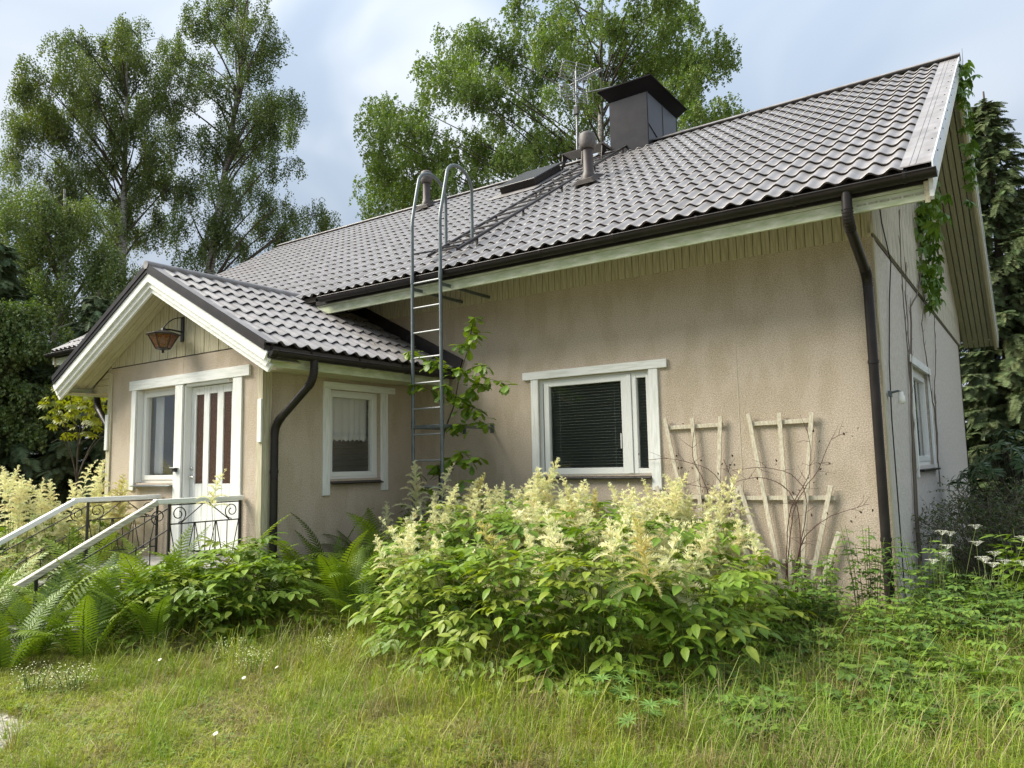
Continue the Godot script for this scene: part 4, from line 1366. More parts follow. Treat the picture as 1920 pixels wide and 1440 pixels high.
func make_trellises() -> void:
	var data := [
		["cream wooden fan trellis nearest the window, tangled with dead rose stems", -1.97, -1.86, 2.09],
		["cream wooden fan trellis nearest the corner downpipe, its slats fanned wide", -1.0, -0.97, 2.10],
	]
	for t in data:
		var cx: float = t[1]
		var bx: float = t[2]
		var n := thing("fan_trellis", t[0], "trellis", Vector3(bx, 0, 0.05), "fan trellises on the house wall")
		# slats: bottom spread, top spread, top height
		for k in 7:
			var i := k - 3
			var xb := bx + i * 0.058
			var xt := cx + i * 0.33
			var yt := 2.10
			var lean := 1.0
			if absi(i) == 2:
				xt = cx + signf(i) * 0.47; yt = 1.32
			elif absi(i) == 3:
				xt = cx + signf(i) * 0.52; yt = 0.86
			var a := Vector3(xb, 0.02, 0.055)
			var b := Vector3(xt, yt + rf(-0.015, 0.015), 0.045)
			var d := (b - a).normalized()
			var bs := Basis(d.cross(Vector3(0, 0, 1)).normalized(), d, Vector3(0, 0, 1))
			bs.z = bs.x.cross(bs.y)
			board(n, "slat", (a + b) / 2 + Vector3(0, 0, 0.008 + 0.0004 * k), Vector3(0.046, a.distance_to(b), 0.016), M.trellis, 0.002, bs)
		for c in [[2.0, 0.345], [1.205, 0.49], [0.55, 0.37]]:
			board(n, "crosspiece", Vector3(lerpf(bx, cx, c[0] / 2.1), c[0], 0.032), Vector3(c[1] * 2.0, 0.044, 0.014), M.trellis, 0.002, Basis(Vector3(0, 0, 1), 0.012))
	# dead and half-dead rose canes trained over both
	rng.seed = 77
	var roses := [
		["bare red-brown rambling rose canes arching across the corner trellis", Vector3(-0.98, 0.03, 0.16), [
			[Vector3(-0.80, 0.9, 0.14), Vector3(-0.78, 1.35, 0.13), Vector3(-1.10, 1.52, 0.13), Vector3(-1.50, 1.50, 0.14)],
			[Vector3(-0.84, 0.8, 0.13), Vector3(-0.92, 1.28, 0.13), Vector3(-1.3, 1.42, 0.14), Vector3(-1.75, 1.25, 0.15)],
			[Vector3(-1.25, 0.6, 0.13), Vector3(-1.5, 1.0, 0.13), Vector3(-1.65, 1.15, 0.14), Vector3(-1.85, 1.2, 0.14)],
			[Vector3(-0.95, 1.0, 0.10), Vector3(-0.72, 1.45, 0.10), Vector3(-0.70, 1.8, 0.10), Vector3(-0.72, 1.95, 0.09)],
			[Vector3(-0.90, 1.05, 0.12), Vector3(-0.62, 1.5, 0.12), Vector3(-0.48, 1.8, 0.12), Vector3(-0.33, 1.87, 0.12)],
			[Vector3(-0.85, 0.7, 0.13), Vector3(-0.62, 0.98, 0.13), Vector3(-0.40, 1.08, 0.13), Vector3(-0.16, 1.16, 0.13)]]],
		["tangle of thin dead rose canes on the trellis nearest the window", Vector3(-1.80, 0.03, 0.15), [
			[Vector3(-1.85, 0.8, 0.13), Vector3(-1.80, 1.3, 0.12), Vector3(-1.95, 1.6, 0.12), Vector3(-1.92, 2.0, 0.10)],
			[Vector3(-1.70, 0.8, 0.14), Vector3(-1.6, 1.2, 0.14), Vector3(-2.0, 1.35, 0.13), Vector3(-2.25, 1.28, 0.13)],
			[Vector3(-1.95, 0.7, 0.14), Vector3(-2.1, 1.0, 0.14), Vector3(-1.8, 1.12, 0.13), Vector3(-1.5, 1.0, 0.13)],
			[Vector3(-1.75, 0.9, 0.12), Vector3(-1.66, 1.4, 0.11), Vector3(-2.1, 1.62, 0.10), Vector3(-2.55, 1.63, 0.06)],
			[Vector3(-1.60, 0.9, 0.13), Vector3(-1.52, 1.3, 0.12), Vector3(-1.56, 1.5, 0.12), Vector3(-1.60, 1.62, 0.12)]]],
	]
	for r in roses:
		var base: Vector3 = r[1]
		var n := thing("climbing_rose", r[0], "rose", base)
		for cane in r[2]:
			var cv := Curve3D.new()
			var pts := [base + Vector3(rf(-0.08, 0.08), 0, 0)]
			pts.append_array(cane)
			for i in pts.size():
				var tg: Vector3 = (pts[mini(i + 1, pts.size() - 1)] - pts[maxi(i - 1, 0)]) * 0.18
				cv.add_point(pts[i], -tg, tg)
			var poly := []
			for i in 25:
				poly.append(cv.sample_baked(cv.get_baked_length() * i / 24.0) + Vector3(rf(-0.006, 0.006), rf(-0.006, 0.006), rf(-0.006, 0.006)))
			var st := mk()
			tube(st, poly, 0.0075, 0.0028, 6)
			for k in 9:
				var i := rng.randi_range(6, 23)
				var p: Vector3 = poly[i]
				var dd := Vector3(rf(-1, 1), rf(-0.3, 1), rf(-0.1, 0.4)).normalized()
				tube(st, [p, p + dd * rf(0.04, 0.10), p + dd * rf(0.12, 0.2) + Vector3(rf(-0.05, 0.05), rf(-0.04, 0.04), 0)], 0.0028, 0.0012, 5)
			wpart(n, "cane", st, M.stem_red)
		var lf := mk()
		for cane in r[2]:
			for k in 7:
				var p: Vector3 = cane[rng.randi_range(1, 3)] + Vector3(rf(-0.12, 0.12), rf(-0.12, 0.10), rf(0.0, 0.05))
				leaf(lf, Transform3D(Basis.from_euler(Vector3(rf(-2, 2), rf(0, TAU), rf(-2, 2))), p), 0.035, 0.02, 0.3, 0.3, Color(0.07, 0.05, 0.035))
		wpart(n, "withered_leaves", lf, M.leaf).set_meta("kind", "stuff")

# ---------------------------------------------------------------- vegetation
# crowns of the broadleaved trees: clumps as x, y, z, radius
const CROWN_A := [-23.9,14.1,-2.0,0.58, -24.2,13.9,-2.4,0.60, -24.6,16.3,-3.4,0.48, -22.9,14.7,-2.5,0.64, -23.0,16.1,-4.0,0.50, -24.8,17.5,-5.7,0.61, -24.8,16.3,-4.7,0.60, -23.9,16.0,-5.0,0.50, -23.7,15.4,-5.4,0.69, -24.0,14.9,-3.9,0.65, -24.7,14.2,-3.6,0.48, -24.5,14.4,-4.7,0.63, -22.8,13.9,-4.8,0.45, -25.8,14.0,-2.7,0.60, -25.4,12.5,-2.4,0.70, -25.0,13.0,-3.2,0.71, -23.7,12.8,-3.7,0.66, -23.3,12.8,-4.8,0.69, -24.1,15.0,-6.2,0.50, -22.0,12.9,-5.1,0.49, -25.5,12.5,-4.2,0.60, -24.1,11.9,-4.5,0.54, -23.3,11.9,-5.3,0.56, -22.5,11.2,-5.5,0.60, -24.8,11.3,-2.7,0.70, -24.7,11.0,-3.7,0.71, -24.5,11.1,-5.4,0.74, -23.6,10.2,-5.8,0.51, -24.6,10.4,-5.2,0.73, -25.6,14.1,-3.4,0.63, -24.6,16.2,-4.1,0.52, -24.1,12.9,-6.0,0.63]
const CROWN_B := [-20.9,17.4,-5.9,0.40, -21.8,18.6,-7.8,0.64, -20.6,16.4,-5.3,0.55, -20.9,16.9,-6.7,0.42, -20.1,16.9,-7.1,0.55, -21.9,17.1,-7.8,0.42, -20.9,16.5,-7.8,0.41, -22.6,16.1,-5.8,0.48, -22.7,16.3,-6.7,0.64, -21.9,15.0,-5.6,0.62, -20.9,14.7,-6.0,0.40, -21.4,15.5,-7.0,0.41, -19.9,15.5,-6.9,0.47, -22.3,14.3,-5.6,0.44, -19.1,14.1,-7.1,0.56, -19.6,14.3,-7.9,0.59, -20.8,14.7,-9.4,0.50, -20.8,14.2,-7.0,0.51, -20.9,14.4,-7.9,0.54, -21.2,13.3,-7.0,0.54, -21.8,13.9,-8.3,0.53, -20.0,13.4,-8.0,0.55, -19.4,12.3,-7.8,0.45, -21.9,13.2,-8.4,0.54, -21.4,12.6,-6.7,0.40, -21.4,13.0,-5.9,0.52, -19.8,11.1,-6.0,0.50, -21.0,11.8,-7.8,0.41, -21.8,11.6,-6.6,0.51, -21.4,11.0,-7.5,0.48, -21.0,11.1,-8.2,0.57, -18.8,10.4,-7.5,0.39, -20.5,10.3,-8.6,0.62, -18.7,10.4,-8.7,0.48, -19.4,10.5,-9.6,0.47, -20.9,10.2,-6.3,0.46, -20.7,9.8,-6.7,0.52, -21.2,10.2,-5.6,0.47, -22.1,9.5,-6.9,0.41, -21.1,9.4,-7.3,0.56, -21.2,8.8,-5.5,0.43, -20.6,10.2,-9.2,0.46, -19.6,16.6,-7.2,0.47, -21.7,19.0,-7.0,0.43, -20.2,18.3,-7.1,0.46]
const CROWN_C := [-22.0,9.6,-0.8,0.58, -22.0,9.0,-1.0,0.51, -20.2,8.9,-1.4,0.60, -21.4,9.1,-2.7,0.59, -20.1,8.1,-0.8,0.46, -21.2,8.0,-0.5,0.50, -21.3,8.3,-2.2,0.68, -19.4,7.6,-1.9,0.50, -21.8,7.7,-1.3,0.63, -21.9,6.9,-0.9,0.55, -19.6,6.7,-1.1,0.50, -21.1,7.5,-2.6,0.53, -20.7,8.5,-0.1,0.54, -20.6,9.0,-1.0,0.54, -22.3,7.6,-0.7,0.51, -19.1,6.2,-1.3,0.64, -21.9,6.3,-1.4,0.73, -19.9,7.1,-2.6,0.68]
const CROWN_D := [-15.0,19.6,-15.8,0.55, -13.4,19.1,-15.8,0.70, -12.2,19.0,-16.0,0.61, -10.4,17.6,-15.0,0.52, -9.3,17.4,-15.2,0.45, -8.9,18.3,-17.2,0.54, -8.6,18.5,-18.5,0.49, -15.9,18.4,-15.0,0.68, -16.6,18.3,-14.6,0.74, -15.0,18.4,-15.6,0.65, -11.6,15.9,-12.8,0.59, -10.8,16.4,-14.1,0.50, -10.5,17.8,-16.9,0.61, -9.0,16.8,-16.3,0.69, -8.5,16.9,-17.5,0.55, -7.2,15.4,-16.1,0.65, -7.9,15.7,-17.0,0.65, -15.8,16.1,-11.7,0.49, -15.8,16.4,-12.9,0.67, -13.9,15.3,-12.2,0.62, -15.0,17.1,-15.8,0.71, -13.7,17.0,-16.1,0.48, -10.8,16.7,-16.6,0.69, -14.6,14.6,-10.8,0.48, -14.7,14.8,-12.2,0.57, -14.3,14.9,-13.4,0.57, -14.3,15.5,-15.4,0.48, -11.5,14.1,-13.1,0.45, -10.4,14.6,-14.1,0.44, -9.5,17.1,-19.0,0.73, -8.1,14.2,-14.9,0.54, -8.0,14.2,-16.1,0.52, -16.5,14.5,-11.1,0.61, -18.0,14.7,-11.3,0.56, -16.1,13.5,-10.4,0.51, -16.6,13.0,-9.5,0.56, -17.6,14.0,-12.5,0.57, -14.9,13.0,-10.8,0.46, -15.0,13.4,-12.5,0.60, -15.3,14.4,-14.8,0.58, -14.4,14.2,-15.5,0.65, -12.4,13.7,-14.6,0.54, -17.5,12.8,-11.1,0.64, -16.5,12.5,-11.6,0.63, -15.9,12.8,-12.3,0.52, -15.2,12.8,-13.3,0.64, -13.0,12.0,-12.2,0.52, -13.1,12.7,-14.2,0.67, -19.3,12.5,-12.4,0.59, -18.5,12.6,-12.9,0.71, -15.6,11.6,-11.4,0.55, -14.3,11.4,-11.5,0.62, -18.1,11.4,-11.7,0.70, -12.0,15.1,-16.8,0.66, -7.9,14.4,-18.3,0.63, -6.6,13.0,-15.6,0.56, -7.3,12.7,-14.8,0.45, -14.1,20.6,-15.5,0.49, -11.2,18.6,-13.4,0.45, -11.8,21.1,-17.4,0.54, -8.8,18.0,-14.3,0.61, -8.0,17.9,-15.2,0.63, -12.3,16.9,-16.0,0.69, -10.4,17.3,-18.5,0.65, -13.1,13.6,-16.3,0.49, -10.4,15.6,-17.5,0.62]
const CROWN_E := [-17.9,5.2,0.8,0.50, -17.6,5.0,0.6,0.46, -17.7,4.5,0.8,0.39, -18.9,4.2,-0.1,0.39, -18.5,3.7,0.5,0.42, -18.1,3.1,0.4,0.43, -17.8,2.6,0.8,0.48, -17.4,4.7,0.2,0.39, -17.4,3.3,0.4,0.40, -18.3,4.9,1.1,0.49, -18.2,3.9,1.0,0.37, -18.0,2.9,1.0,0.50]

const DRIVE_EDGE := [[-12.0, 7.4], [-6.2, 6.2], [-5.0, 5.95], [-4.6, 5.92], [-4.2, 5.88], [-3.9, 6.08], [-3.4, 6.5], [-2.35, 5.95], [-1.6, 5.35], [-1.2, 4.86], [-0.85, 4.76], [-0.5, 4.80], [0.0, 4.55], [1.0, 4.0], [3.0, 3.4], [8.0, 3.0]]
func drive_z(x: float) -> float:
	for i in DRIVE_EDGE.size() - 1:
		if x <= DRIVE_EDGE[i + 1][0]:
			return lerpf(DRIVE_EDGE[i][1], DRIVE_EDGE[i + 1][1], (x - DRIVE_EDGE[i][0]) / (DRIVE_EDGE[i + 1][0] - DRIVE_EDGE[i][0]))
	return 3.0

# ground height: rises a little towards the house, uneven
var ground_noise: FastNoiseLite
func ground_y(x: float, z: float) -> float:
	if ground_noise == null:
		ground_noise = FastNoiseLite.new()
		ground_noise.seed = 8
		ground_noise.frequency = 0.35
		ground_noise.fractal_octaves = 3
	var near := clampf(1.0 - Vector2(x + 2.0, z - 3.0).length() / 30.0, 0.0, 1.0)
	return (ground_noise.get_noise_2d(x, z) * 0.05) * near + 0.06 * smoothstep(4.0, 1.0, z) * near

func axis_steps(lo: float, a: float, b: float, hi: float, fine: float) -> Array:
	var out := []
	var v := a
	while v <= b:
		out.append(v); v += fine
	var s := fine
	v = a
	while v > lo:
		s *= 1.35; v -= s; out.push_front(maxf(v, lo))
	s = fine
	v = out[out.size() - 1]
	while v < hi:
		s *= 1.35; v += s; out.append(minf(v, hi))
	return out

func make_ground() -> void:
	var xs := axis_steps(-220.0, -12.0, 4.0, 220.0, 0.2)
	var zs := axis_steps(-220.0, -2.0, 9.0, 220.0, 0.2)
	var st := mk()
	st.set_smooth_group(0)
	for i in xs.size() - 1:
		for j in zs.size() - 1:
			var p := []
			for k in [[0, 0], [1, 0], [1, 1], [0, 1]]:
				var x: float = xs[i + k[0]]
				var z: float = zs[j + k[1]]
				p.append(Vector3(x, ground_y(x, z), z))
			quad(st, p[0], p[1], p[2], p[3], Vector3.UP)
	structure("ground", done(st), M.soil)
	# gravel drive in front, its ragged edge just entering the picture
	st = mk()
	st.set_smooth_group(0)
	var edge := DRIVE_EDGE
	for i in edge.size() - 1:
		var n := 8
		for k in n:
			for j in 24:
				var p := []
				for c in [[0, 0], [1, 0], [1, 1], [0, 1]]:
					var t: float = (k + c[0]) / float(n)
					var x: float = lerpf(edge[i][0], edge[i + 1][0], t)
					var z: float = lerpf(edge[i][1], edge[i + 1][1], t) + 0.05 * sin(x * 9.0) + (j + c[1]) * 0.2
					p.append(Vector3(x, ground_y(x, z) + 0.006, z))
				quad(st, p[0], p[1], p[2], p[3], Vector3.UP)
	structure("gravel_drive", done(st), M.gravel)

# ---- leaves
# an ovate leaf growing along +Z from the transform's origin, its face up
func leaf(st: SurfaceTool, xf: Transform3D, l: float, w: float, fold: float, droop: float, col: Color) -> void:
	var prof := [0.0, 0.72, 1.0, 0.66, 0.0]
	var at := [0.0, 0.22, 0.48, 0.76, 1.0]
	var mid := []
	var lf := []
	var rt := []
	for i in 5:
		var t: float = at[i]
		var c := Vector3(0, -droop * t * t * l, t * l)
		var hw: float = prof[i] * w * 0.5
		mid.append(xf * c)
		lf.append(xf * (c + Vector3(-hw, fold * hw, -0.04 * l * prof[i])))
		rt.append(xf * (c + Vector3(hw, fold * hw, -0.04 * l * prof[i])))
	st.set_smooth_group(-1)
	st.set_color(col)
	for i in 4:
		var k := col * (1.0 + 0.05 * (i % 2))
		if i == 0:
			tri(st, mid[0], lf[1], mid[1]); tri(st, mid[0], mid[1], rt[1])
		elif i == 3:
			tri(st, mid[3], lf[3], mid[4]); tri(st, mid[3], mid[4], rt[3])
		else:
			tri(st, mid[i], lf[i], lf[i + 1]); tri(st, mid[i], lf[i + 1], mid[i + 1])
			tri(st, mid[i], mid[i + 1], rt[i + 1]); tri(st, mid[i], rt[i + 1], rt[i])

func lobed_leaf(st: SurfaceTool, xf: Transform3D, l: float, w: float, col: Color) -> void:
	var prof := [0.06, 0.18, 0.42, 0.30, 0.66, 0.46, 1.0, 0.70, 1.06, 0.74, 0.86, 0.40, 0.0]
	st.set_smooth_group(-1)
	st.set_color(col)
	var n := prof.size()
	for i in n - 1:
		var t0 := float(i) / (n - 1)
		var t1 := float(i + 1) / (n - 1)
		var c0 := Vector3(0, -0.22 * t0 * t0 * l, t0 * l)
		var c1 := Vector3(0, -0.22 * t1 * t1 * l, t1 * l)
		for s in [-1.0, 1.0]:
			var a0 := c0 + Vector3(s * prof[i] * w * 0.5, 0.16 * prof[i] * w * 0.5, 0)
			var a1 := c1 + Vector3(s * prof[i + 1] * w * 0.5, 0.16 * prof[i + 1] * w * 0.5, 0)
			tri(st, xf * c0, xf * a0, xf * a1); tri(st, xf * c0, xf * a1, xf * c1)

func ribbon(st: SurfaceTool, a: Vector3, b: Vector3, w0: float, w1: float, side: Vector3) -> void:
	var s := side.normalized()
	tri(st, a - s * w0, a + s * w0, b + s * w1); tri(st, a - s * w0, b + s * w1, b - s * w1)

func vary(c: Color, k: float) -> Color:
	var f := 1.0 + rf(-k, k)
	return Color(c.r * f * (1.0 + rf(-k, k) * 0.5), c.g * f, c.b * f)

# goat's beard leaf: twice divided, pointed leaflets on thin stalks, along +Z
func compound_leaf(big: float) -> ArrayMesh:
	var st := mk()
	var pts := []
	for i in 7:
		var t := i / 6.0
		pts.append(Vector3(0, 0.05 * sin(t * 2.2) - 0.10 * t * t, t * 0.34))
	st.set_color(Color(0.8, 0.85, 0.6))
	tube(st, pts, 0.0022, 0.0012, 4, false)
	var W := Color(1, 1, 1)
	for k in [2, 4]:
		for s in [-1.0, 1.0]:
			var o: Vector3 = pts[k]
			var b := Basis(Vector3.UP, s * rf(0.9, 1.15)) * Basis(Vector3.RIGHT, rf(-0.05, 0.25))
			var reach := (0.13 if k == 2 else 0.085) * rf(0.9, 1.1)
			st.set_color(Color(0.8, 0.85, 0.6))
			tube(st, [o, o + b * Vector3(0, 0.01, reach)], 0.0016, 0.001, 4, false)
			leaf(st, Transform3D(b, o + b * Vector3(0, 0.01, reach)), 0.105 * big, 0.050 * big, 0.22, rf(0.05, 0.28), vary(W, 0.12))
			for q in [0.45, 0.85] if k == 2 else [0.5]:
				for s2 in [-1.0, 1.0]:
					var b2 := b * Basis(Vector3.UP, s2 * rf(0.8, 1.1)) * Basis(Vector3.RIGHT, rf(0.0, 0.3))
					leaf(st, Transform3D(b2, o + b * Vector3(0, 0.008, reach * q)), 0.080 * big * rf(0.85, 1.15), 0.040 * big, 0.22, rf(0.05, 0.3), vary(W, 0.14))
	for s in [-1.0, 1.0]:
		leaf(st, Transform3D(Basis(Vector3.UP, s * 0.85), pts[5]), 0.09 * big, 0.044 * big, 0.22, 0.2, vary(W, 0.12))
	leaf(st, Transform3D(Basis(Vector3.RIGHT, 0.3), pts[6]), 0.11 * big, 0.052 * big, 0.22, 0.25, W)
	return done(st)

# flower plume: an open panicle of arching branches, each feathered with short spikes, standing on +Y
func plume_mesh(h: float, full: float, bend: float) -> ArrayMesh:
	var st := mk()
	var axis := []
	for i in 9:
		var t := i / 8.0
		axis.append(Vector3(bend * t * t, t * h, bend * 0.4 * t))
	st.set_color(Color(0.75, 0.85, 0.5))
	tube(st, axis, 0.0022, 0.0010, 4, false)
	var n := int(26 * full)
	for i in n:
		var t := (i + rf(0, 0.9)) / n
		var p := Vector3(bend * t * t, t * h, bend * 0.4 * t)
		var a := i * 2.4 + rf(-0.4, 0.4)
		var reach := h * (0.50 * pow(1.0 - t, 0.8) + 0.06) * rf(0.7, 1.15)
		var d := Vector3(cos(a), 0.80 + 1.1 * t + rf(-0.3, 0.3), sin(a)).normalized()
		var side := d.cross(Vector3.UP).normalized()
		var up := side.cross(d).normalized()
		var pts := []
		var m := maxi(3, int(reach / 0.011))
		for k in m + 1:
			var u := float(k) / m
			pts.append(p + d * reach * u - Vector3(0, 0.62 * reach * u * u, 0))
		st.set_smooth_group(-1)
		st.set_color(vary(Color(1, 1, 1), 0.12))
		for k in m:
			var w0 := 0.0038 * (1.0 - 0.6 * k / m)
			ribbon(st, pts[k], pts[k + 1], w0, w0 * 0.9, side)
			ribbon(st, pts[k], pts[k + 1], w0, w0 * 0.9, up)
			var l := lerpf(0.052, 0.014, float(k) / m) * clampf(reach / 0.10, 0.5, 1.0)
			for s in [-1.0, 1.0]:
				var d2 = (d * 0.9 + side * s * rf(0.5, 1.1) + up * rf(-0.35, 0.6)).normalized()
				var e: Vector3 = pts[k] + d2 * l * rf(0.7, 1.2)
				ribbon(st, pts[k], e, 0.0036, 0.0010, up.cross(d2))
				ribbon(st, pts[k], e, 0.0032, 0.0010, up)
	return done(st)

# fern frond: arching rachis with toothed pinnae, base at the origin, leaning towards +Z
func frond_mesh(l: float, arch: float, w: float) -> ArrayMesh:
	var st := mk()
	var pts := []
	var p := Vector3.ZERO
	var ang := 0.22
	var n := 30
	for i in n + 1:
		pts.append(p)
		p += Vector3(0, cos(ang), sin(ang)) * l / n
		ang += arch / n * (0.4 + 1.4 * i / n)
	st.set_color(Color(0.8, 0.8, 0.5))
	tube(st, pts, 0.0042, 0.0012, 4, false)
	for i in range(3, n):
		var t := float(i) / n
		var f: Vector3 = (pts[i + 1] - pts[i - 1]).normalized()
		var nrm := Vector3.RIGHT.cross(f) * -1.0
		var reach := w * pow(sin(PI * pow(t, 0.72)), 0.75) * 0.5 * rf(0.92, 1.06)
		if reach < 0.006: continue
		for s in [-1.0, 1.0]:
			var o: Vector3 = pts[i] + f * (0.5 * l / n if s > 0 else 0.0)
			var d = (Vector3.RIGHT * s + f * (0.28 + 0.5 * t) + nrm * 0.12).normalized()
			var wd := l / n * 0.56
			st.set_smooth_group(-1)
			st.set_color(vary(Color(1, 1, 1), 0.10))
			var m := 7
			var prev_l := o
			var prev_r := o
			var prev_c := o
			for k in range(1, m + 1):
				var u := float(k) / m
				var c = o + d * reach * u - nrm * reach * 0.22 * u * u
				var hw := wd * (1.0 - u * 0.8) * (1.0 if k % 2 == 1 else 0.62)
				if k == m: hw = 0.0
				var le = c + f * hw + nrm * hw * 0.25
				var ri = c - f * hw + nrm * hw * 0.25
				tri(st, prev_c, prev_l, le); tri(st, prev_c, le, c)
				tri(st, prev_c, c, ri); tri(st, prev_c, ri, prev_r)
				prev_l = le; prev_r = ri; prev_c = c
	return done(st)

var goat_leaves := []
var plumes := []
var fronds := []

# a goat's beard plant: stems, divided leaves, plumes whose tips are given in world coordinates
func goats_beard(at: Vector2, r: float, h: float, n: int, tones: Array, tips: Array, old: float, label: String, group: String) -> void:
	var base := Vector3(at.x, ground_y(at.x, at.y), at.y)
	var g := thing("goats_beard", label, "plant", base, group)
	var stems := 6
	var feet := []
	for i in stems:
		var a := TAU * i / stems + rf(-0.4, 0.4)
		var top := Vector3(cos(a) * r * 0.55, h * rf(0.72, 0.95), sin(a) * r * 0.55)
		var foot := Vector3(cos(a) * 0.08, -0.03, sin(a) * 0.08)
		feet.append(foot)
		var st := mk()
		tube(st, curve(foot, Vector3(top.x * 0.4, top.y * 0.6, top.z * 0.4), top, 5), 0.006, 0.003, 5, false)
		ipart(g, "stem", done(st), M.stem_green, Transform3D.IDENTITY)
	for i in n:
		var f := (i + 0.5) / n
		var a := i * 2.39996 + rf(-0.3, 0.3)
		var lev := 1.0 - pow(f, 1.25)          # top to bottom
		var y := h * clampf(lerpf(0.10, 0.95, lev) + rf(-0.09, 0.09), 0.06, 1.05)
		var rad := r * lerpf(0.62, 0.12, pow(lev, 1.6)) * rf(0.6, 1.25)
		var o := Vector3(cos(a) * rad, y, sin(a) * rad)
		var pitch := rf(-0.18, 0.24) + (0.12 if lev < 0.4 else -0.15 * lev)
		var b := Basis(Vector3.UP, PI / 2 - a + rf(-0.35, 0.35)) * Basis(Vector3.RIGHT, pitch) * Basis(Vector3(0, 0, 1), rf(-0.3, 0.3))
		var s := rf(0.70, 1.38)
		ipart(g, "leaf", goat_leaves[rng.randi() % goat_leaves.size()], tones[rng.randi() % tones.size()], Transform3D(b.scaled(Vector3(s, s, s)), o))
	for tip in tips:
		var k := rng.randi() % plumes.size()
		var s := rf(0.75, 1.3)
		var len_: float = [0.44, 0.52, 0.58, 0.46, 0.38][k] * s
		var local: Vector3 = tip - base
		var foot := local - Vector3(rf(-0.02, 0.02), len_, rf(-0.02, 0.02))
		var st := mk()
		tube(st, curve(Vector3(local.x * 0.15, 0.0, local.z * 0.15), Vector3(foot.x * 0.8, foot.y * 0.5, foot.z * 0.8), foot, 6), 0.0055, 0.0025, 5, false)
		ipart(g, "stem", done(st), M.stem_green, Transform3D.IDENTITY)
		ipart(g, "flower_plume", plumes[k], M.plume_old if rf(0, 1) < old * 0.5 else M.plume, Transform3D((Basis(Vector3.UP, rf(0, TAU)) * Basis(Vector3.RIGHT, rf(-0.5, 0.5))).scaled(Vector3(s * rf(0.85, 1.35), s, s * rf(0.85, 1.2))), foot))

func fern(x: float, z: float, s: float, n: int, tones: Array, label: String, up: float = 0.0) -> void:
	var base := Vector3(x, ground_y(x, z) - 0.02, z)
	var g := thing("fern", label, "fern", base, "ferns round the porch")
	for i in n:
		var a := TAU * i / n + rf(-0.25, 0.25)
		var k := rng.randi() % fronds.size()
		var sc := s * rf(0.68, 1.14)
		var b := Basis(Vector3.UP, a) * Basis(Vector3.RIGHT, rf(-0.12, 0.42) - up) * Basis(Vector3.UP, rf(-0.7, 0.7)) * Basis(Vector3(0, 0, 1), rf(-0.15, 0.15))
		ipart(g, "frond", fronds[k], tones[rng.randi() % tones.size()], Transform3D(b.scaled(Vector3(sc, sc, sc)), Vector3(sin(a) * 0.05, 0, cos(a) * 0.05)))

# a leafy herb: upright stems with alternate leaves
func herb(called: String, label: String, group: String, x: float, z: float, h: float, r: float, stems: int, per: int, ll: float, lw: float, tones: Array) -> Node3D:
	var base := Vector3(x, ground_y(x, z) - 0.02, z)
	var g := thing(called, label, "plant", base, group)
	stems = int(stems * 1.5)
	var leaves := []
	for t in tones: leaves.append(mk())
	var st := mk()
	for i in stems:
		var a := rf(0, TAU)
		var q := sqrt(rf(0, 1)) * r
		var foot := Vector3(cos(a) * q * 0.5, 0, sin(a) * q * 0.5)
		var hh := h * rf(0.65, 1.05)
		var top := Vector3(cos(a) * q, hh, sin(a) * q)
		var pts := curve(foot, Vector3(foot.x * 1.1, hh * 0.6, foot.z * 1.1), top, 6)
		tube(st, pts, 0.004, 0.002, 4, false)
		for k in per:
			var t := 0.18 + 0.82 * k / per
			var p: Vector3 = pts[int(t * 5.99)].lerp(pts[mini(int(t * 5.99) + 1, 6)], fmod(t * 5.99, 1.0))
			var az := k * 2.4 + a
			var w := rng.randi() % tones.size()
			var b := Basis(Vector3.UP, az) * Basis(Vector3.RIGHT, rf(-0.5, 0.35))
			for m in 3:
				var b2 := b * Basis(Vector3.UP, (m - 1) * 0.75)
				leaf(leaves[w], Transform3D(b2, p + b2 * Vector3(0, 0, ll * 0.35)), ll * rf(0.75, 1.15), lw * rf(0.8, 1.15), 0.25, rf(0.1, 0.4), vary(Color(1, 1, 1), 0.15))
	ipart(g, "stems", done(st), M.stem_green, Transform3D.IDENTITY).set_meta("kind", "stuff")
	for i in tones.size():
		ipart(g, "foliage", done(leaves[i]), tones[i], Transform3D.IDENTITY).set_meta("kind", "stuff")
	return g

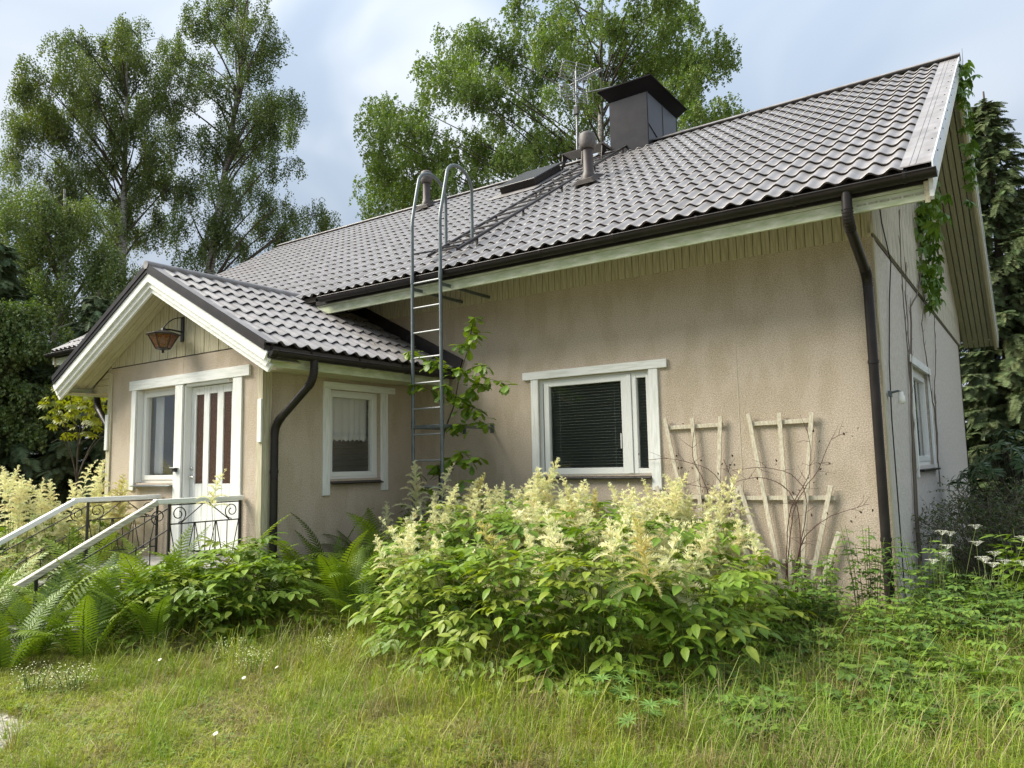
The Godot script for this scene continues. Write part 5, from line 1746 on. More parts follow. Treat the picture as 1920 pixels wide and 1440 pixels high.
func make_plants() -> void:
	rng.seed = 4242
	for k in 5: goat_leaves.append(compound_leaf([1.0, 1.08, 0.92, 1.15, 1.0][k]))
	for k in 5: plumes.append(plume_mesh([0.44, 0.52, 0.58, 0.46, 0.38][k], [1.0, 1.1, 1.15, 0.8, 0.6][k], [0.04, -0.10, 0.12, 0.16, -0.20][k]))
	for k in 5: fronds.append(frond_mesh([1.0, 0.92, 1.05, 0.88, 0.98][k], [0.95, 1.3, 0.7, 1.6, 1.1][k], [0.30, 0.28, 0.31, 0.26, 0.32][k]))
	# --- the big clump before the main window
	var spots := [
		[-3.40, 3.02, 0.54, 0.84, 52, M.goat, "leafy front-row goat's beard at the left end of the clump by the lawn"],
		[-2.75, 3.36, 0.56, 0.9, 56, M.goat, "second goat's beard from the left in the clump's front row"],
		[-2.08, 3.50, 0.57, 0.94, 58, M.goat, "middle goat's beard of the clump's front row, leaves hanging over the lawn"],
		[-1.42, 3.40, 0.56, 0.92, 56, M.goat, "goat's beard overhanging the dark lawn edge, right of the front row's middle"],
		[-0.86, 3.00, 0.52, 0.84, 50, M.goat, "goat's beard at the right end of the clump's front row"],
		[-4.05, 2.10, 0.52, 1.0, 44, M.goat, "goat's beard behind the clump's left end, next to the ferns"],
		[-3.38, 2.15, 0.52, 1.12, 46, M.goat, "goat's beard with pale plumes left of the clump's middle"],
		[-2.70, 2.28, 0.54, 1.14, 48, M.goat, "goat's beard with many pale plumes below the window's left end"],
		[-2.0, 2.25, 0.52, 1.06, 46, M.goat, "goat's beard below the window's right end with short plumes"],
		[-1.38, 2.05, 0.5, 1.0, 44, M.goat, "goat's beard in front of the trellis nearest the window"],
		[-4.45, 1.05, 0.46, 1.12, 36, M.goat, "goat's beard at the ladder foot with yellowing plumes"],
		[-3.75, 1.05, 0.48, 1.16, 36, M.goat, "goat's beard against the wall right of the oak sapling"],
		[-3.00, 1.00, 0.48, 1.18, 36, M.goat, "tallest goat's beard, its plume reaching up over the window sill"],
		[-2.25, 0.90, 0.46, 1.08, 32, M.goat, "goat's beard against the wall under the window's right casing"],
		[-1.60, 0.75, 0.44, 0.98, 30, M.goat, "goat's beard with thin plumes against the two trellises"],
		[-0.92, 2.05, 0.46, 0.78, 38, M.goat, "goat's beard at the clump's right end before the corner trellis"],
	]
	var tips := [-3.02,1.69,1.60, -2.64,1.42,1.60, -3.36,1.36,1.60, -5.12,1.65,1.20, -4.62,1.62,1.30, -4.32,1.56,1.10, -4.43,1.44,1.20, -5.29,1.16,1.50, -3.71,1.00,2.20, -3.29,0.68,2.60, -3.04,0.91,2.30, -2.67,0.88,2.40, -2.21,1.06,1.70, -2.28,0.95,1.90, -2.29,1.40,1.00, -1.92,1.53,1.00, -1.56,0.92,1.20, -1.37,1.50,0.90, -1.23,1.11,1.00, -1.98,1.06,1.30, -3.46,1.13,1.90, -2.69,1.13,1.80, -2.09,0.92,1.50, -3.84,0.82,2.30, -5.46,0.75,1.60, -3.06,1.28,1.70, -2.47,1.24,1.70, -3.03,0.93,2.00, -3.61,0.72,2.50, -1.81,1.11,1.10]
	var own := []
	for s in spots: own.append([])
	for i in tips.size() / 3:
		var tip := Vector3(tips[i * 3], tips[i * 3 + 1] + 0.02, tips[i * 3 + 2])
		var best := 0
		for k in spots.size():
			if Vector2(tip.x - spots[k][0], tip.z - spots[k][1]).length() < Vector2(tip.x - spots[best][0], tip.z - spots[best][1]).length(): best = k
		own[best].append(tip)
		if tip.x > -4.0:
			for k in 3:
				own[best].append(tip + Vector3(rf(-0.24, 0.24), rf(-0.22, -0.02), rf(-0.16, 0.20)))
	for k in spots.size():
		var s: Array = spots[k]
		# more panicles standing out of each plant at random
		for q in (5 if s[1] < 2.2 else 5):
			var aa := rf(0, TAU)
			var rr: float = s[2] * sqrt(rf(0, 1)) * 0.85
			own[k].append(Vector3(s[0] + cos(aa) * rr, s[3] * rf(0.92, 1.0) + rf(0.10, 0.40), s[1] + sin(aa) * rr))
		goats_beard(Vector2(s[0], s[1]), s[2], s[3], s[4], s[5], own[k], 0.85 if s[0] < -4.2 else 0.14, s[6], "goat's beard clump before the main window")
	# --- the pale clump beyond the steps
	var left := [
		[-9.05, 4.05, "pale-plumed goat's beard at the left edge, beyond the far railing"],
		[-8.85, 3.45, "pale-plumed goat's beard beside the far railing of the steps"],
		[-9.35, 2.98, "goat's beard before the porch's far corner, plumes against the plaster"],
		[-9.70, 3.70, "goat's beard at the back of the pale clump beyond the steps"],
	]
	var lt := [-8.97,1.73,4.19, -8.87,1.67,3.99, -8.82,1.53,3.76, -8.70,1.52,3.50, -8.87,1.79,3.16, -8.72,1.58,2.95, -9.47,1.21,4.02, -9.10,1.54,3.98, -8.70,1.34,3.93, -8.95,1.32,3.57, -8.73,1.35,3.35, -9.40,1.47,2.85, -9.10,1.25,2.90, -9.29,1.14,3.97, -9.04,1.07,3.83, -9.01,1.12,3.60, -9.49,1.12,3.11, -9.32,1.15,2.95, -9.26,1.06,2.92, -8.72,0.93,4.30, -8.85,0.89,3.96]
	own = [[], [], [], []]
	for i in lt.size() / 3:
		var tip := Vector3(lt[i * 3], lt[i * 3 + 1], lt[i * 3 + 2])
		var best := 0
		for k in 4:
			if Vector2(tip.x - left[k][0], tip.z - left[k][1]).length() < Vector2(tip.x - left[best][0], tip.z - left[best][1]).length(): best = k
		own[best].append(tip)
		for k2 in 2:
			own[best].append(tip + Vector3(rf(-0.25, 0.25), rf(-0.2, 0.02), rf(-0.25, 0.25)))
	for k in 4:
		goats_beard(Vector2(left[k][0], left[k][1]), 0.45, 0.95, 24, M.goat, own[k], 0.04, left[k][2], "goat's beard beyond the steps")
	# --- flowerless ones before the landing
	goats_beard(Vector2(-5.55, 3.50), 0.54, 0.86, 46, M.goat, [Vector3(-5.90, 1.62, 3.49)], 0.0, "goat's beard with a single plume before the porch door", "goat's beard before the landing")
	goats_beard(Vector2(-5.05, 3.60), 0.52, 0.76, 46, M.goat, [], 0.0, "flowerless goat's beard left of the grass by the porch downpipe", "goat's beard before the landing")
	goats_beard(Vector2(-5.35, 4.10), 0.52, 0.74, 46, M.goat, [], 0.0, "low flowerless goat's beard among ferns at the lawn edge left of the path grass", "goat's beard before the landing")
	goats_beard(Vector2(-5.70, 2.95), 0.40, 0.66, 30, M.goat, [], 0.0, "small goat's beard at the foot of the porch corner board", "goat's beard before the landing")
	# --- ferns
	fern(-5.72, 1.25, 1.31, 9, M.fern, "tall fern standing against the porch side wall below its window", 0.12)
	fern(-5.80, 1.95, 1.08, 9, M.fern, "fern standing at the porch side wall, left of the tall one", 0.1)
	fern(-5.72, 2.30, 1.14, 10, M.fern, "fern next to the porch downpipe")
	fern(-5.35, 0.75, 1.20, 8, M.fern, "fern in the inner corner behind the ladder", 0.1)
	fern(-5.05, 1.60, 1.25, 11, M.fern, "fern between the wall ferns and the goat's beard", 0.08)
	fern(-5.25, 2.35, 1.14, 12, M.fern, "fern spreading in front of the wall ones by the downpipe")
	fern(-4.75, 2.60, 1.12, 12, M.fern, "fern in the middle of the fern patch by the lawn")
	fern(-4.30, 2.85, 0.97, 11, M.fern, "low fern beside the goat's beard clump's left end")
	fern(-6.05, 4.00, 1.28, 12, M.fern, "large fern leaning on the near stair railing at its bend")
	fern(-6.08, 4.55, 1.20, 12, M.fern, "large fern hanging over the middle of the near stair railing's slope")
	fern(-6.05, 5.10, 1.12, 12, M.fern, "large fern hiding the lower end of the near stair railing")
	fern(-5.62, 4.35, 1.08, 12, M.fern, "spreading fern at the lawn edge before the steps")
	fern(-5.55, 4.90, 1.00, 11, M.fern, "fern in front of the others, nearest the gravel")
	fern(-5.75, 5.45, 0.97, 11, M.fern, "fern at the left edge of the picture near the gravel")
	fern(-5.95, 3.50, 1.20, 11, M.fern, "upright fern between near railing and broad-leaved plants", 0.06)
	fern(-5.60, 3.05, 1.03, 10, M.fern, "fern before the porch corner board")
	fern(-5.20, 4.45, 0.82, 10, M.fern, "small fern under the broad leaves at the lawn edge")
	fern(-6.75, 4.35, 1.03, 10, M.fern, "fern grown over the steps beside the near railing", 0.05)
	fern(-7.35, 4.75, 1.08, 10, M.fern, "fern grown over the middle of the steps", 0.05)
	fern(-6.85, 5.30, 1.08, 11, M.fern, "fern at the foot of the steps inside the near railing")
	fern(-7.85, 4.30, 1.03, 10, M.fern, "fern grown over the steps beside the far railing", 0.05)
	fern(-7.70, 5.35, 1.08, 10, M.fern, "fern at the foot of the steps inside the far railing")
	fern(-8.50, 4.35, 1.20, 11, M.fern, "fern beyond the far stair railing, its fronds between the rails")
	fern(-8.45, 3.60, 1.20, 10, M.fern, "fern beside the landing beyond the far railing")
	fern(-8.55, 5.00, 1.14, 10, M.fern, "fern beyond the foot of the far stair railing")
	# --- weeds by the corner
	var wd := [M.weed, M.weed, M.weed_light]
	herb("leafy_weed", "tall leafy weed in front of the corner downpipe", "weeds at the house corner", -0.12, 0.75, 0.95, 0.30, 9, 13, 0.065, 0.032, wd)
	herb("leafy_weed", "leafy weed against the corner trellis's right edge", "weeds at the house corner", -0.45, 1.05, 0.80, 0.28, 9, 12, 0.065, 0.034, [M.weed, M.weed_light])
	herb("leafy_weed", "leafy weed at the foot of the gable wall, right of the downpipe", "weeds at the house corner", 0.25, 0.35, 0.85, 0.32, 10, 12, 0.065, 0.032, wd)
	herb("leafy_weed", "dense weed among the white flowers near the corner", "weeds at the house corner", 0.55, 0.85, 0.62, 0.40, 14, 11, 0.07, 0.034, wd)
	herb("leafy_weed", "low yellow-green shrublet in front of the corner", "weeds at the house corner", 0.10, 1.55, 0.48, 0.32, 14, 11, 0.055, 0.034, [M.weed_light, M.goat[1]])
	herb("leafy_weed", "weed between trellis foot and lawn", "weeds at the house corner", -0.65, 1.55, 0.50, 0.30, 12, 10, 0.06, 0.032, wd)
	herb("leafy_weed", "weed right of the goat's beard clump beside the hosta", "weeds at the house corner", -0.30, 2.15, 0.38, 0.32, 14, 9, 0.06, 0.034, [M.weed_light, M.weed])
	herb("leafy_weed", "low weed at the right edge of the picture under the white flowers", "weeds at the house corner", 0.85, 1.65, 0.42, 0.34, 14, 9, 0.06, 0.034, [M.weed_light, M.weed])
	herb("leafy_weed", "low bright weed at the right edge, nearest the lower corner", "weeds at the house corner", 0.75, 2.30, 0.34, 0.34, 14, 9, 0.06, 0.034, [M.weed_light, M.goat[1]])
	herb("leafy_weed", "big-leaved bright weed at the right edge beside the dry bush", "weeds at the house corner", 1.05, -0.05, 0.98, 0.22, 7, 12, 0.13, 0.05, [M.goat[2], M.weed_light])
	herb("leafy_weed", "small dark shrub behind the ladder foot under the porch window", "shaded shrubs", -5.55, 0.45, 1.20, 0.42, 10, 11, 0.075, 0.045, [M.weed, M.oak[0]])
	for q in [[-0.75, 2.30, 0.34, "low weed under the clump's right end, next to the hosta"], [0.25, 2.05, 0.40, "bushy green weed in the middle of the right-hand grass"], [0.55, 1.45, 0.46, "bushy weed in front of the white flowers"], [0.30, 2.75, 0.30, "low leafy weed left of the bright lupins"], [-0.35, 1.45, 0.56, "leafy weed right of the trellis feet"], [0.95, 1.05, 0.55, "weed at the right edge just below the white flowers"], [-0.95, 3.45, 0.26, "small dark weed under the clump's overhanging leaves"], [-1.55, 3.55, 0.24, "small weed in the shade before the middle of the clump"]]:
		herb("leafy_weed", q[3], "weeds at the house corner", q[0], q[1], q[2], 0.34, 15, 9, 0.07, 0.038, [M.weed, M.weed_light, M.weed])
	var k8 := ["low nettle-like weed before the clump's right end", "low weed in the tall grass right of the lupins", "weed in the grass between lupins and hosta", "dark low weed in the middle of the right foreground grass", "bright low weed in the right foreground grass", "low weed near the bottom edge right of the middle", "weed near the bottom edge below the bright lupins", "low weed at the right edge of the foreground", "weed in the long grass before the corner weeds", "small weed in the grass beside the clump's right front"]
	var p8 := [[-0.45, 3.05], [-0.25, 3.55], [-0.45, 2.55], [0.15, 3.20], [0.45, 3.05], [-0.15, 3.85], [0.60, 3.35], [1.00, 2.95], [0.10, 2.45], [-0.62, 3.45]]
	for q in 10:
		herb("grass_weed", k8[q], "weeds in the foreground grass", p8[q][0], p8[q][1], rf(0.20, 0.32), 0.26, 12, 8, 0.06, 0.032, [M.weed, M.weed_light])
	# --- cow parsley
	for c in [[0.52, 0.15, "tallest cow parsley by the gable wall, nearest the corner"], [0.74, 0.45, "cow parsley with broad white heads in the middle of its group"], [0.86, 0.75, "cow parsley nearest the right edge of the picture"], [0.40, 0.60, "cow parsley in front of the corner weeds with a single flat head"]]:
		cow_parsley(c[0], c[1], c[2])
	# --- lupins and hosta
	for c in [[-1.02, 3.92, "lupin with starry leaves under the goat's beard front row, nearest the lawn"], [-1.20, 3.62, "lupin close under the dark goat's beard leaves"], [-0.72, 4.12, "lupin near the bottom edge of the picture"], [0.66, 2.55, "bright lupin at the right among low weeds"], [0.88, 2.75, "lupin nearest the lower right corner"]]:
		lupin(c[0], c[1], c[2])
	hosta(-0.12, 2.48)
	# --- small flowers in the lawn
	for c in [[-4.81, 5.62, "cream bedstraw cushion at the left edge of the lawn"], [-4.60, 5.45, "cream bedstraw right of the one at the left edge"], [-4.44, 4.28, "cream bedstraw under the broad leaves at the lawn edge"], [-3.96, 4.41, "cream bedstraw standing in the tall grass before the ferns"], [-3.75, 3.75, "cream bedstraw close to the fern patch"]]:
		bedstraw(c[0], c[1], c[2])
	for c in [[-4.32, 4.96, "white daisy left of the middle of the left lawn"], [-3.35, 4.95, "white daisy in the middle of the left lawn"], [-3.40, 4.62, "white daisy behind the one in mid-lawn"], [-2.49, 5.72, "tiny white daisy near the bottom edge"]]:
		daisy(c[0], c[1], c[2])
	oak_sapling()
	var ll := mk()
	for k in 90:
		var lx := rf(-7.6, -5.45)
		var lz := 0.12 + absf(rf(-1, 1) * rf(0, 1)) * 1.4
		leaf(ll, Transform3D(Basis(Vector3.UP, rf(0, TAU)) * Basis(Vector3.RIGHT, rf(-0.4, 0.4)), Vector3(lx, porch_y(lx) + 0.055, lz)), rf(0.02, 0.045), rf(0.012, 0.025), 0.3, 0.2, vary(Color(0.20, 0.15, 0.09), 0.4))
	var lit := MeshInstance3D.new()
	lit.name = "fallen_leaves"
	lit.mesh = done(ll)
	lit.material_override = M.leaf
	lit.set_meta("kind", "stuff")
	lit.set_meta("label", "dry fallen leaves lying on the porch roof by the wall")
	lit.set_meta("category", "leaves")
	add_child(lit)
	gable_climber()
	dry_bush()
	rhododendron()
	maple_sapling()

func cow_parsley(x: float, z: float, label: String) -> void:
	var g := herb("cow_parsley", label, "cow parsley by the gable wall", x, z, 0.62, 0.22, 7, 9, 0.05, 0.022, [M.weed, M.weed_light])
	for i in 4:
		var a := rf(0, TAU)
		var top := Vector3(cos(a) * rf(0.05, 0.22), rf(0.62, 0.92), sin(a) * rf(0.05, 0.22))
		var st := mk()
		tube(st, curve(Vector3.ZERO, Vector3(top.x * 0.3, top.y * 0.5, top.z * 0.3), top, 5), 0.004, 0.002, 4, false)
		ipart(g, "stem", done(st), M.stem_green, Transform3D.IDENTITY)
		var u := mk()
		for k in 11:
			var b := k * 2.4
			var rr := 0.055 * sqrt((k + 0.5) / 11.0)
			var p := top + Vector3(cos(b) * rr, 0.035 + rf(-0.004, 0.004), sin(b) * rr)
			u.set_smooth_group(-1)
			ribbon(u, top, p, 0.0008, 0.0008, Vector3(1, 0, 0.3))
			for q in 7:
				var c := q * 2.4
				var o := p + Vector3(cos(c), 0, sin(c)) * 0.012 * sqrt(q / 7.0) + Vector3(0, rf(0, 0.004), 0)
				var e := Basis(Vector3.UP, rf(0, TAU))
				tri(u, o + e * Vector3(0.004, 0, 0), o + e * Vector3(-0.003, 0.001, 0.004), o + e * Vector3(-0.003, 0, -0.004))
				tri(u, o + e * Vector3(-0.004, 0.001, 0), o + e * Vector3(0.003, 0, 0.004), o + e * Vector3(0.003, 0.001, -0.004))
		ipart(g, "umbel", done(u), M.petal, Transform3D.IDENTITY)

func lupin(x: float, z: float, label: String) -> void:
	var base := Vector3(x, ground_y(x, z), z)
	var g := thing("lupin", label, "plant", base, "lupins in the grass")
	for i in 7:
		var a := TAU * i / 7 + rf(-0.3, 0.3)
		var r := rf(0.05, 0.16)
		var top := Vector3(cos(a) * r, rf(0.14, 0.30), sin(a) * r)
		var st := mk()
		st.set_color(Color(1, 1, 1))
		tube(st, [Vector3.ZERO, top * 0.6, top], 0.003, 0.002, 4, false)
		var tilt := Basis(Vector3.UP, -a + PI / 2) * Basis(Vector3.RIGHT, rf(0.0, 0.5))
		for k in 9:
			var b := tilt * Basis(Vector3.UP, TAU * k / 9.0) * Basis(Vector3.RIGHT, -0.25)
			leaf(st, Transform3D(b, top), 0.075, 0.018, 0.5, 0.15, vary(Color(1, 1, 1), 0.1))
		ipart(g, "palmate_leaf", done(st), M.lupin if x < 0.0 else M.weed_light, Transform3D.IDENTITY)

func hosta(x: float, z: float) -> void:
	var base := Vector3(x, ground_y(x, z), z)
	var g := thing("hosta", "hosta with white-edged leaves half hidden in the grass", "plant", base)
	for i in 9:
		var a := TAU * i / 9 + rf(-0.2, 0.2)
		var b := Basis(Vector3.UP, a) * Basis(Vector3.RIGHT, rf(-0.75, -0.25))
		var st := mk()
		leaf(st, Transform3D(b, Vector3(0, 0.02, 0)), 0.24, 0.10, 0.3, 0.55, Color(0.62, 0.64, 0.42))
		leaf(st, Transform3D(b, Vector3(0, 0.0235, 0)), 0.22, 0.066, 0.3, 0.58, Color(0.10, 0.20, 0.06))
		ipart(g, "leaf", done(st), M.leaf, Transform3D.IDENTITY)

func bedstraw(x: float, z: float, label: String) -> void:
	var g := herb("bedstraw", label, "bedstraw in the lawn", x, z, 0.22, 0.14, 9, 8, 0.022, 0.005, [M.weed_light])
	var u := mk()
	u.set_smooth_group(-1)
	for k in 260:
		var p := Vector3(rf(-1, 1), 0, rf(-1, 1)) * 0.13
		p.y = rf(0.08, 0.24)
		var e := Basis.from_euler(Vector3(rf(-0.6, 0.6), rf(0, TAU), rf(-0.6, 0.6)))
		tri(u, p + e * Vector3(0.005, 0, 0), p + e * Vector3(-0.004, 0, 0.005), p + e * Vector3(-0.004, 0, -0.005))
	ipart(g, "flowers", done(u), M.cream_flower, Transform3D.IDENTITY).set_meta("kind", "stuff")

func daisy(x: float, z: float, label: String) -> void:
	var base := Vector3(x, ground_y(x, z), z)
	var g := thing("daisy", label, "daisy", base, "daisies in the lawn")
	var top := Vector3(rf(-0.03, 0.03), 0.20, rf(-0.03, 0.03))
	var st := mk()
	tube(st, [Vector3.ZERO, top * 0.5 + Vector3(0.01, 0, 0), top], 0.002, 0.0015, 4, false)
	ipart(g, "stem", done(st), M.stem_green, Transform3D.IDENTITY)
	st = mk()
	var tilt := Basis(Vector3.RIGHT, 0.5) * Basis(Vector3(0, 0, 1), rf(-0.3, 0.3))
	for k in 14:
		leaf(st, Transform3D(tilt * Basis(Vector3.UP, TAU * k / 14.0), top), 0.016, 0.005, 0.1, 0.1, Color(1, 1, 1))
	ipart(g, "petals", done(st), M.petal, Transform3D.IDENTITY)
	st = mk()
	lathe(st, top, [Vector2(0.006, 0.0), Vector2(0.005, 0.003), Vector2(0.0, 0.004)], 8, tilt)
	ipart(g, "disc", done(st), M.plume_old, Transform3D.IDENTITY)

func oak_sapling() -> void:
	rng.seed = 99
	var base := Vector3(-5.02, ground_y(-5.02, 0.8), 0.8)
	var g := thing("oak_sapling", "slender young oak beside the ladder with bright green top leaves", "sapling", base)
	var trunk := [Vector3(-5.02, 0.0, 0.80), Vector3(-5.10, 0.8, 0.78), Vector3(-5.12, 1.5, 0.76), Vector3(-5.05, 2.05, 0.74), Vector3(-4.88, 2.38, 0.74), Vector3(-4.78, 2.75, 0.75), Vector3(-4.62, 3.05, 0.78), Vector3(-4.50, 3.42, 0.80)]
	var st := mk()
	tube(st, trunk, 0.016, 0.004, 7)
	wpart(g, "trunk", st, M.bark)
	var lv := []
	for k in 3:
		var ls := mk()
		lobed_leaf(ls, Transform3D.IDENTITY, [0.165, 0.15, 0.135][k], [0.105, 0.09, 0.085][k], Color(1, 1, 1))
		lv.append(done(ls))
	# branches: from trunk index, to, leaves, bright share
	var br := [
		[6, Vector3(-4.47, 3.46, 0.82), 10, 1.0], [6, Vector3(-4.40, 3.22, 0.86), 5, 1.0], [6, Vector3(-4.70, 3.12, 0.88), 4, 0.9],
		[5, Vector3(-5.42, 3.10, 1.00), 12, 1.0], [5, Vector3(-5.05, 2.95, 0.98), 7, 0.8], [4, Vector3(-5.30, 2.66, 1.02), 10, 0.9],
		[5, Vector3(-4.60, 2.80, 0.95), 9, 0.6], [5, Vector3(-4.30, 2.84, 0.80), 7, 0.35], [5, Vector3(-4.06, 2.58, 0.72), 10, 0.0],
		[4, Vector3(-4.45, 2.62, 0.70), 13, 0.1], [4, Vector3(-4.70, 2.45, 0.85), 12, 0.15], [4, Vector3(-4.50, 2.28, 0.70), 12, 0.0],
		[3, Vector3(-4.72, 2.12, 0.80), 10, 0.05], [3, Vector3(-4.42, 2.12, 0.66), 8, 0.0], [4, Vector3(-4.85, 2.62, 0.95), 10, 0.3],
		[2, Vector3(-4.70, 1.78, 0.85), 12, 0.0], [2, Vector3(-4.45, 1.70, 0.78), 10, 0.0], [2, Vector3(-5.00, 1.62, 0.95), 10, 0.0],
		[1, Vector3(-4.62, 1.42, 0.90), 10, 0.0], [1, Vector3(-5.28, 1.52, 0.98), 7, 0.2], [1, Vector3(-4.30, 1.28, 0.75), 8, 0.0],
	]
	for b in br:
		var from: Vector3 = trunk[b[0]]
		var to: Vector3 = b[1]
		var pts := curve(from, from.lerp(to, 0.5) + Vector3(0, 0.08, 0), to, 5)
		st = mk()
		tube(st, pts, 0.005, 0.002, 5)
		wpart(g, "branch", st, M.bark)
		var more := mk()
		for k in int(b[2] * 0.8):
			var t2 := rf(0.3, 1.0)
			var p2: Vector3 = pts[int(t2 * 4.99)] + Vector3(rf(-0.10, 0.10), rf(-0.09, 0.07), rf(-0.10, 0.10))
			lobed_leaf(more, Transform3D(Basis(Vector3.UP, rf(0, TAU)) * Basis(Vector3.RIGHT, rf(-0.2, 0.9)), p2), rf(0.10, 0.16), rf(0.07, 0.10), vary(Color(1, 1, 1), 0.15))
		wpart(g, "leaf_spray", more, M.oak[rng.randi() % 3]).set_meta("kind", "stuff")
		var n: int = int(b[2] * 1.4)
		for k in n:
			var t := 1.0 if k < n / 2 else rf(0.35, 0.95)
			var p: Vector3 = pts[int(t * 4.99)].lerp(pts[mini(int(t * 4.99) + 1, 5)], fmod(t * 4.99, 1.0))
			var e := Basis(Vector3.UP, k * 2.1 + rf(-0.5, 0.5)) * Basis(Vector3.RIGHT, rf(-0.2, 0.9)) * Basis(Vector3(0, 0, 1), rf(-0.5, 0.5))
			var s := rf(0.75, 1.15)
			ipart(g, "leaf", lv[rng.randi() % 3], M.oak[rng.randi() % 3], Transform3D(e.scaled(Vector3(s, s, s)), p - base))

func gable_climber() -> void:
	rng.seed = 123
	var base := Vector3(0.05, ground_y(0.05, -1.5), -1.5)
	var g := thing("virginia_creeper", "creeper with bare stems up the gable wall and leaves under its eave", "climber", base)
	var lines := [
		[[0.03, 0.0, -1.40], [0.03, 1.0, -1.45], [0.03, 1.9, -1.62], [0.03, 2.75, -2.0], [0.03, 3.5, -2.35], [0.06, 3.9, -3.2], [0.06, 4.4, -3.7], [0.07, 5.0, -3.9], [0.08, 5.8, -4.2]],
		[[0.03, 0.0, -1.5], [0.03, 1.1, -1.55], [0.03, 2.2, -1.78], [0.03, 3.1, -1.75], [0.05, 3.95, -1.6], [0.06, 4.6, -1.75]],
		[[0.03, 0.0, -1.6], [0.03, 1.2, -1.62], [0.03, 2.4, -1.85], [0.03, 3.4, -1.95], [0.05, 4.0, -2.05]],
		[[0.03, 1.5, -4.0], [0.03, 2.2, -4.1], [0.03, 2.9, -3.6], [0.03, 3.4, -3.4], [0.05, 3.9, -3.8]],
		[[0.03, 1.2, -4.0], [0.03, 2.6, -4.3], [0.03, 3.2, -4.9], [0.03, 3.7, -5.0], [0.05, 4.2, -5.2]],
		[[0.08, 5.8, -4.2], [0.25, 6.6, -4.5], [0.55, 6.95, -4.6], [0.70, 7.2, -4.3], [0.72, 7.6, -4.7]],
		[[0.05, 3.9, -3.2], [0.08, 4.3, -4.2], [0.08, 5.0, -5.0]],
	]
	for l in lines:
		var cv := Curve3D.new()
		for p in l: cv.add_point(Vector3(p[0], p[1], p[2]))
		var poly := []
		for i in 27: poly.append(cv.sample_baked(cv.get_baked_length() * i / 26.0) + Vector3(rf(-0.004, 0.006), rf(-0.02, 0.02), rf(-0.03, 0.03)))
		var st := mk()
		tube(st, poly, 0.016 if l.size() > 7 else 0.009, 0.005, 6)
		for k in 10:
			var p: Vector3 = poly[rng.randi_range(4, 25)]
			tube(st, [p, p + Vector3(0.01, rf(0.05, 0.2), rf(-0.2, 0.2))], 0.004, 0.002, 4)
		wpart(g, "bare_stem", st, M.twig)
	var lv := []
	for k in 3:
		var st := mk()
		for m in 5:
			var b := Basis(Vector3.UP, (m - 2) * 0.75) * Basis(Vector3.RIGHT, rf(0.1, 0.4))
			leaf(st, Transform3D(b, Vector3.ZERO), 0.15 - 0.02 * absf(m - 2), 0.058, 0.2, 0.3, vary(Color(1, 1, 1), 0.12))
		lv.append(done(st))
	var zones := [[Vector3(0.14, 4.75, -3.9), Vector3(0.12, 0.65, 0.55), 70], [Vector3(0.14, 5.5, -4.5), Vector3(0.14, 0.6, 0.6), 50], [Vector3(0.16, 4.0, -3.75), Vector3(0.10, 0.25, 0.45), 26], [Vector3(0.70, 6.6, -4.3), Vector3(0.07, 0.75, 0.25), 34], [Vector3(0.72, 5.6, -3.9), Vector3(0.05, 0.45, 0.15), 12], [Vector3(0.76, 7.45, -4.6), Vector3(0.12, 0.15, 0.35), 10], [Vector3(0.60, 4.1, -0.2), Vector3(0.08, 0.2, 0.25), 8]]
	for zn in zones:
		for k in zn[2]:
			var o: Vector3 = zn[0] + Vector3(rf(-1, 1), rf(-1, 1), rf(-1, 1)) * zn[1]
			# blades hang outwards and down
			var e := Basis(Vector3.UP, PI / 2 + rf(-1.1, 1.1)) * Basis(Vector3.RIGHT, rf(0.5, 1.25)) * Basis(Vector3(0, 0, 1), rf(-0.4, 0.4))
			var s := rf(0.8, 1.2)
			ipart(g, "leaf", lv[rng.randi() % 3], M.creeper if rf(0, 1) < 0.6 else M.creeper_dark, Transform3D(e.scaled(Vector3(s, s, s)), o - base))

func dry_bush() -> void:
	rng.seed = 321
	for d in [[0.72, -1.75, 1.35, 0.85, "twiggy grey-green bush by the gable wall"], [1.15, -2.9, 1.55, 0.9, "taller twiggy bush behind it, before the rhododendron"]]:
		var base := Vector3(d[0], ground_y(d[0], d[1]), d[1])
		var g := thing("twiggy_bush", d[4], "bush", base, "twiggy bushes at the gable")
		var st := mk()
		var lv := mk()
		for i in 90:
			var a := rf(0, TAU)
			var r: float = d[3] * sqrt(rf(0.02, 1.0))
			var h: float = d[2] * rf(0.5, 1.05) * (1.0 - 0.35 * r / d[3])
			var tip := Vector3(cos(a) * r, h, sin(a) * r)
			var pts := curve(Vector3(cos(a) * 0.12, 0, sin(a) * 0.12), Vector3(tip.x * 0.4, h * 0.75, tip.z * 0.4), tip, 5)
			tube(st, pts, 0.006, 0.0022, 4, false)
			for k in 11:
				var p: Vector3 = pts[rng.randi_range(2, 5)]
				var dd := Vector3(rf(-1, 1), rf(-0.4, 0.9), rf(-1, 1)).normalized()
				var q := p + dd * rf(0.12, 0.32)
				tube(st, [p, p.lerp(q, 0.5) + Vector3(rf(-0.03, 0.03), rf(-0.03, 0.03), 0), q], 0.0024, 0.0012, 3, false)
				for m in 9:
					leaf(lv, Transform3D(Basis.from_euler(Vector3(rf(-1, 1), rf(0, TAU), rf(-1, 1))), p.lerp(q, rf(0.2, 1.0))), 0.032, 0.015, 0.2, 0.2, vary(Color(0.10, 0.135, 0.045), 0.4))
		ipart(g, "twigs", done(st), M.twig, Transform3D.IDENTITY).set_meta("kind", "stuff")
		ipart(g, "small_leaves", done(lv), M.leaf, Transform3D.IDENTITY).set_meta("kind", "stuff")

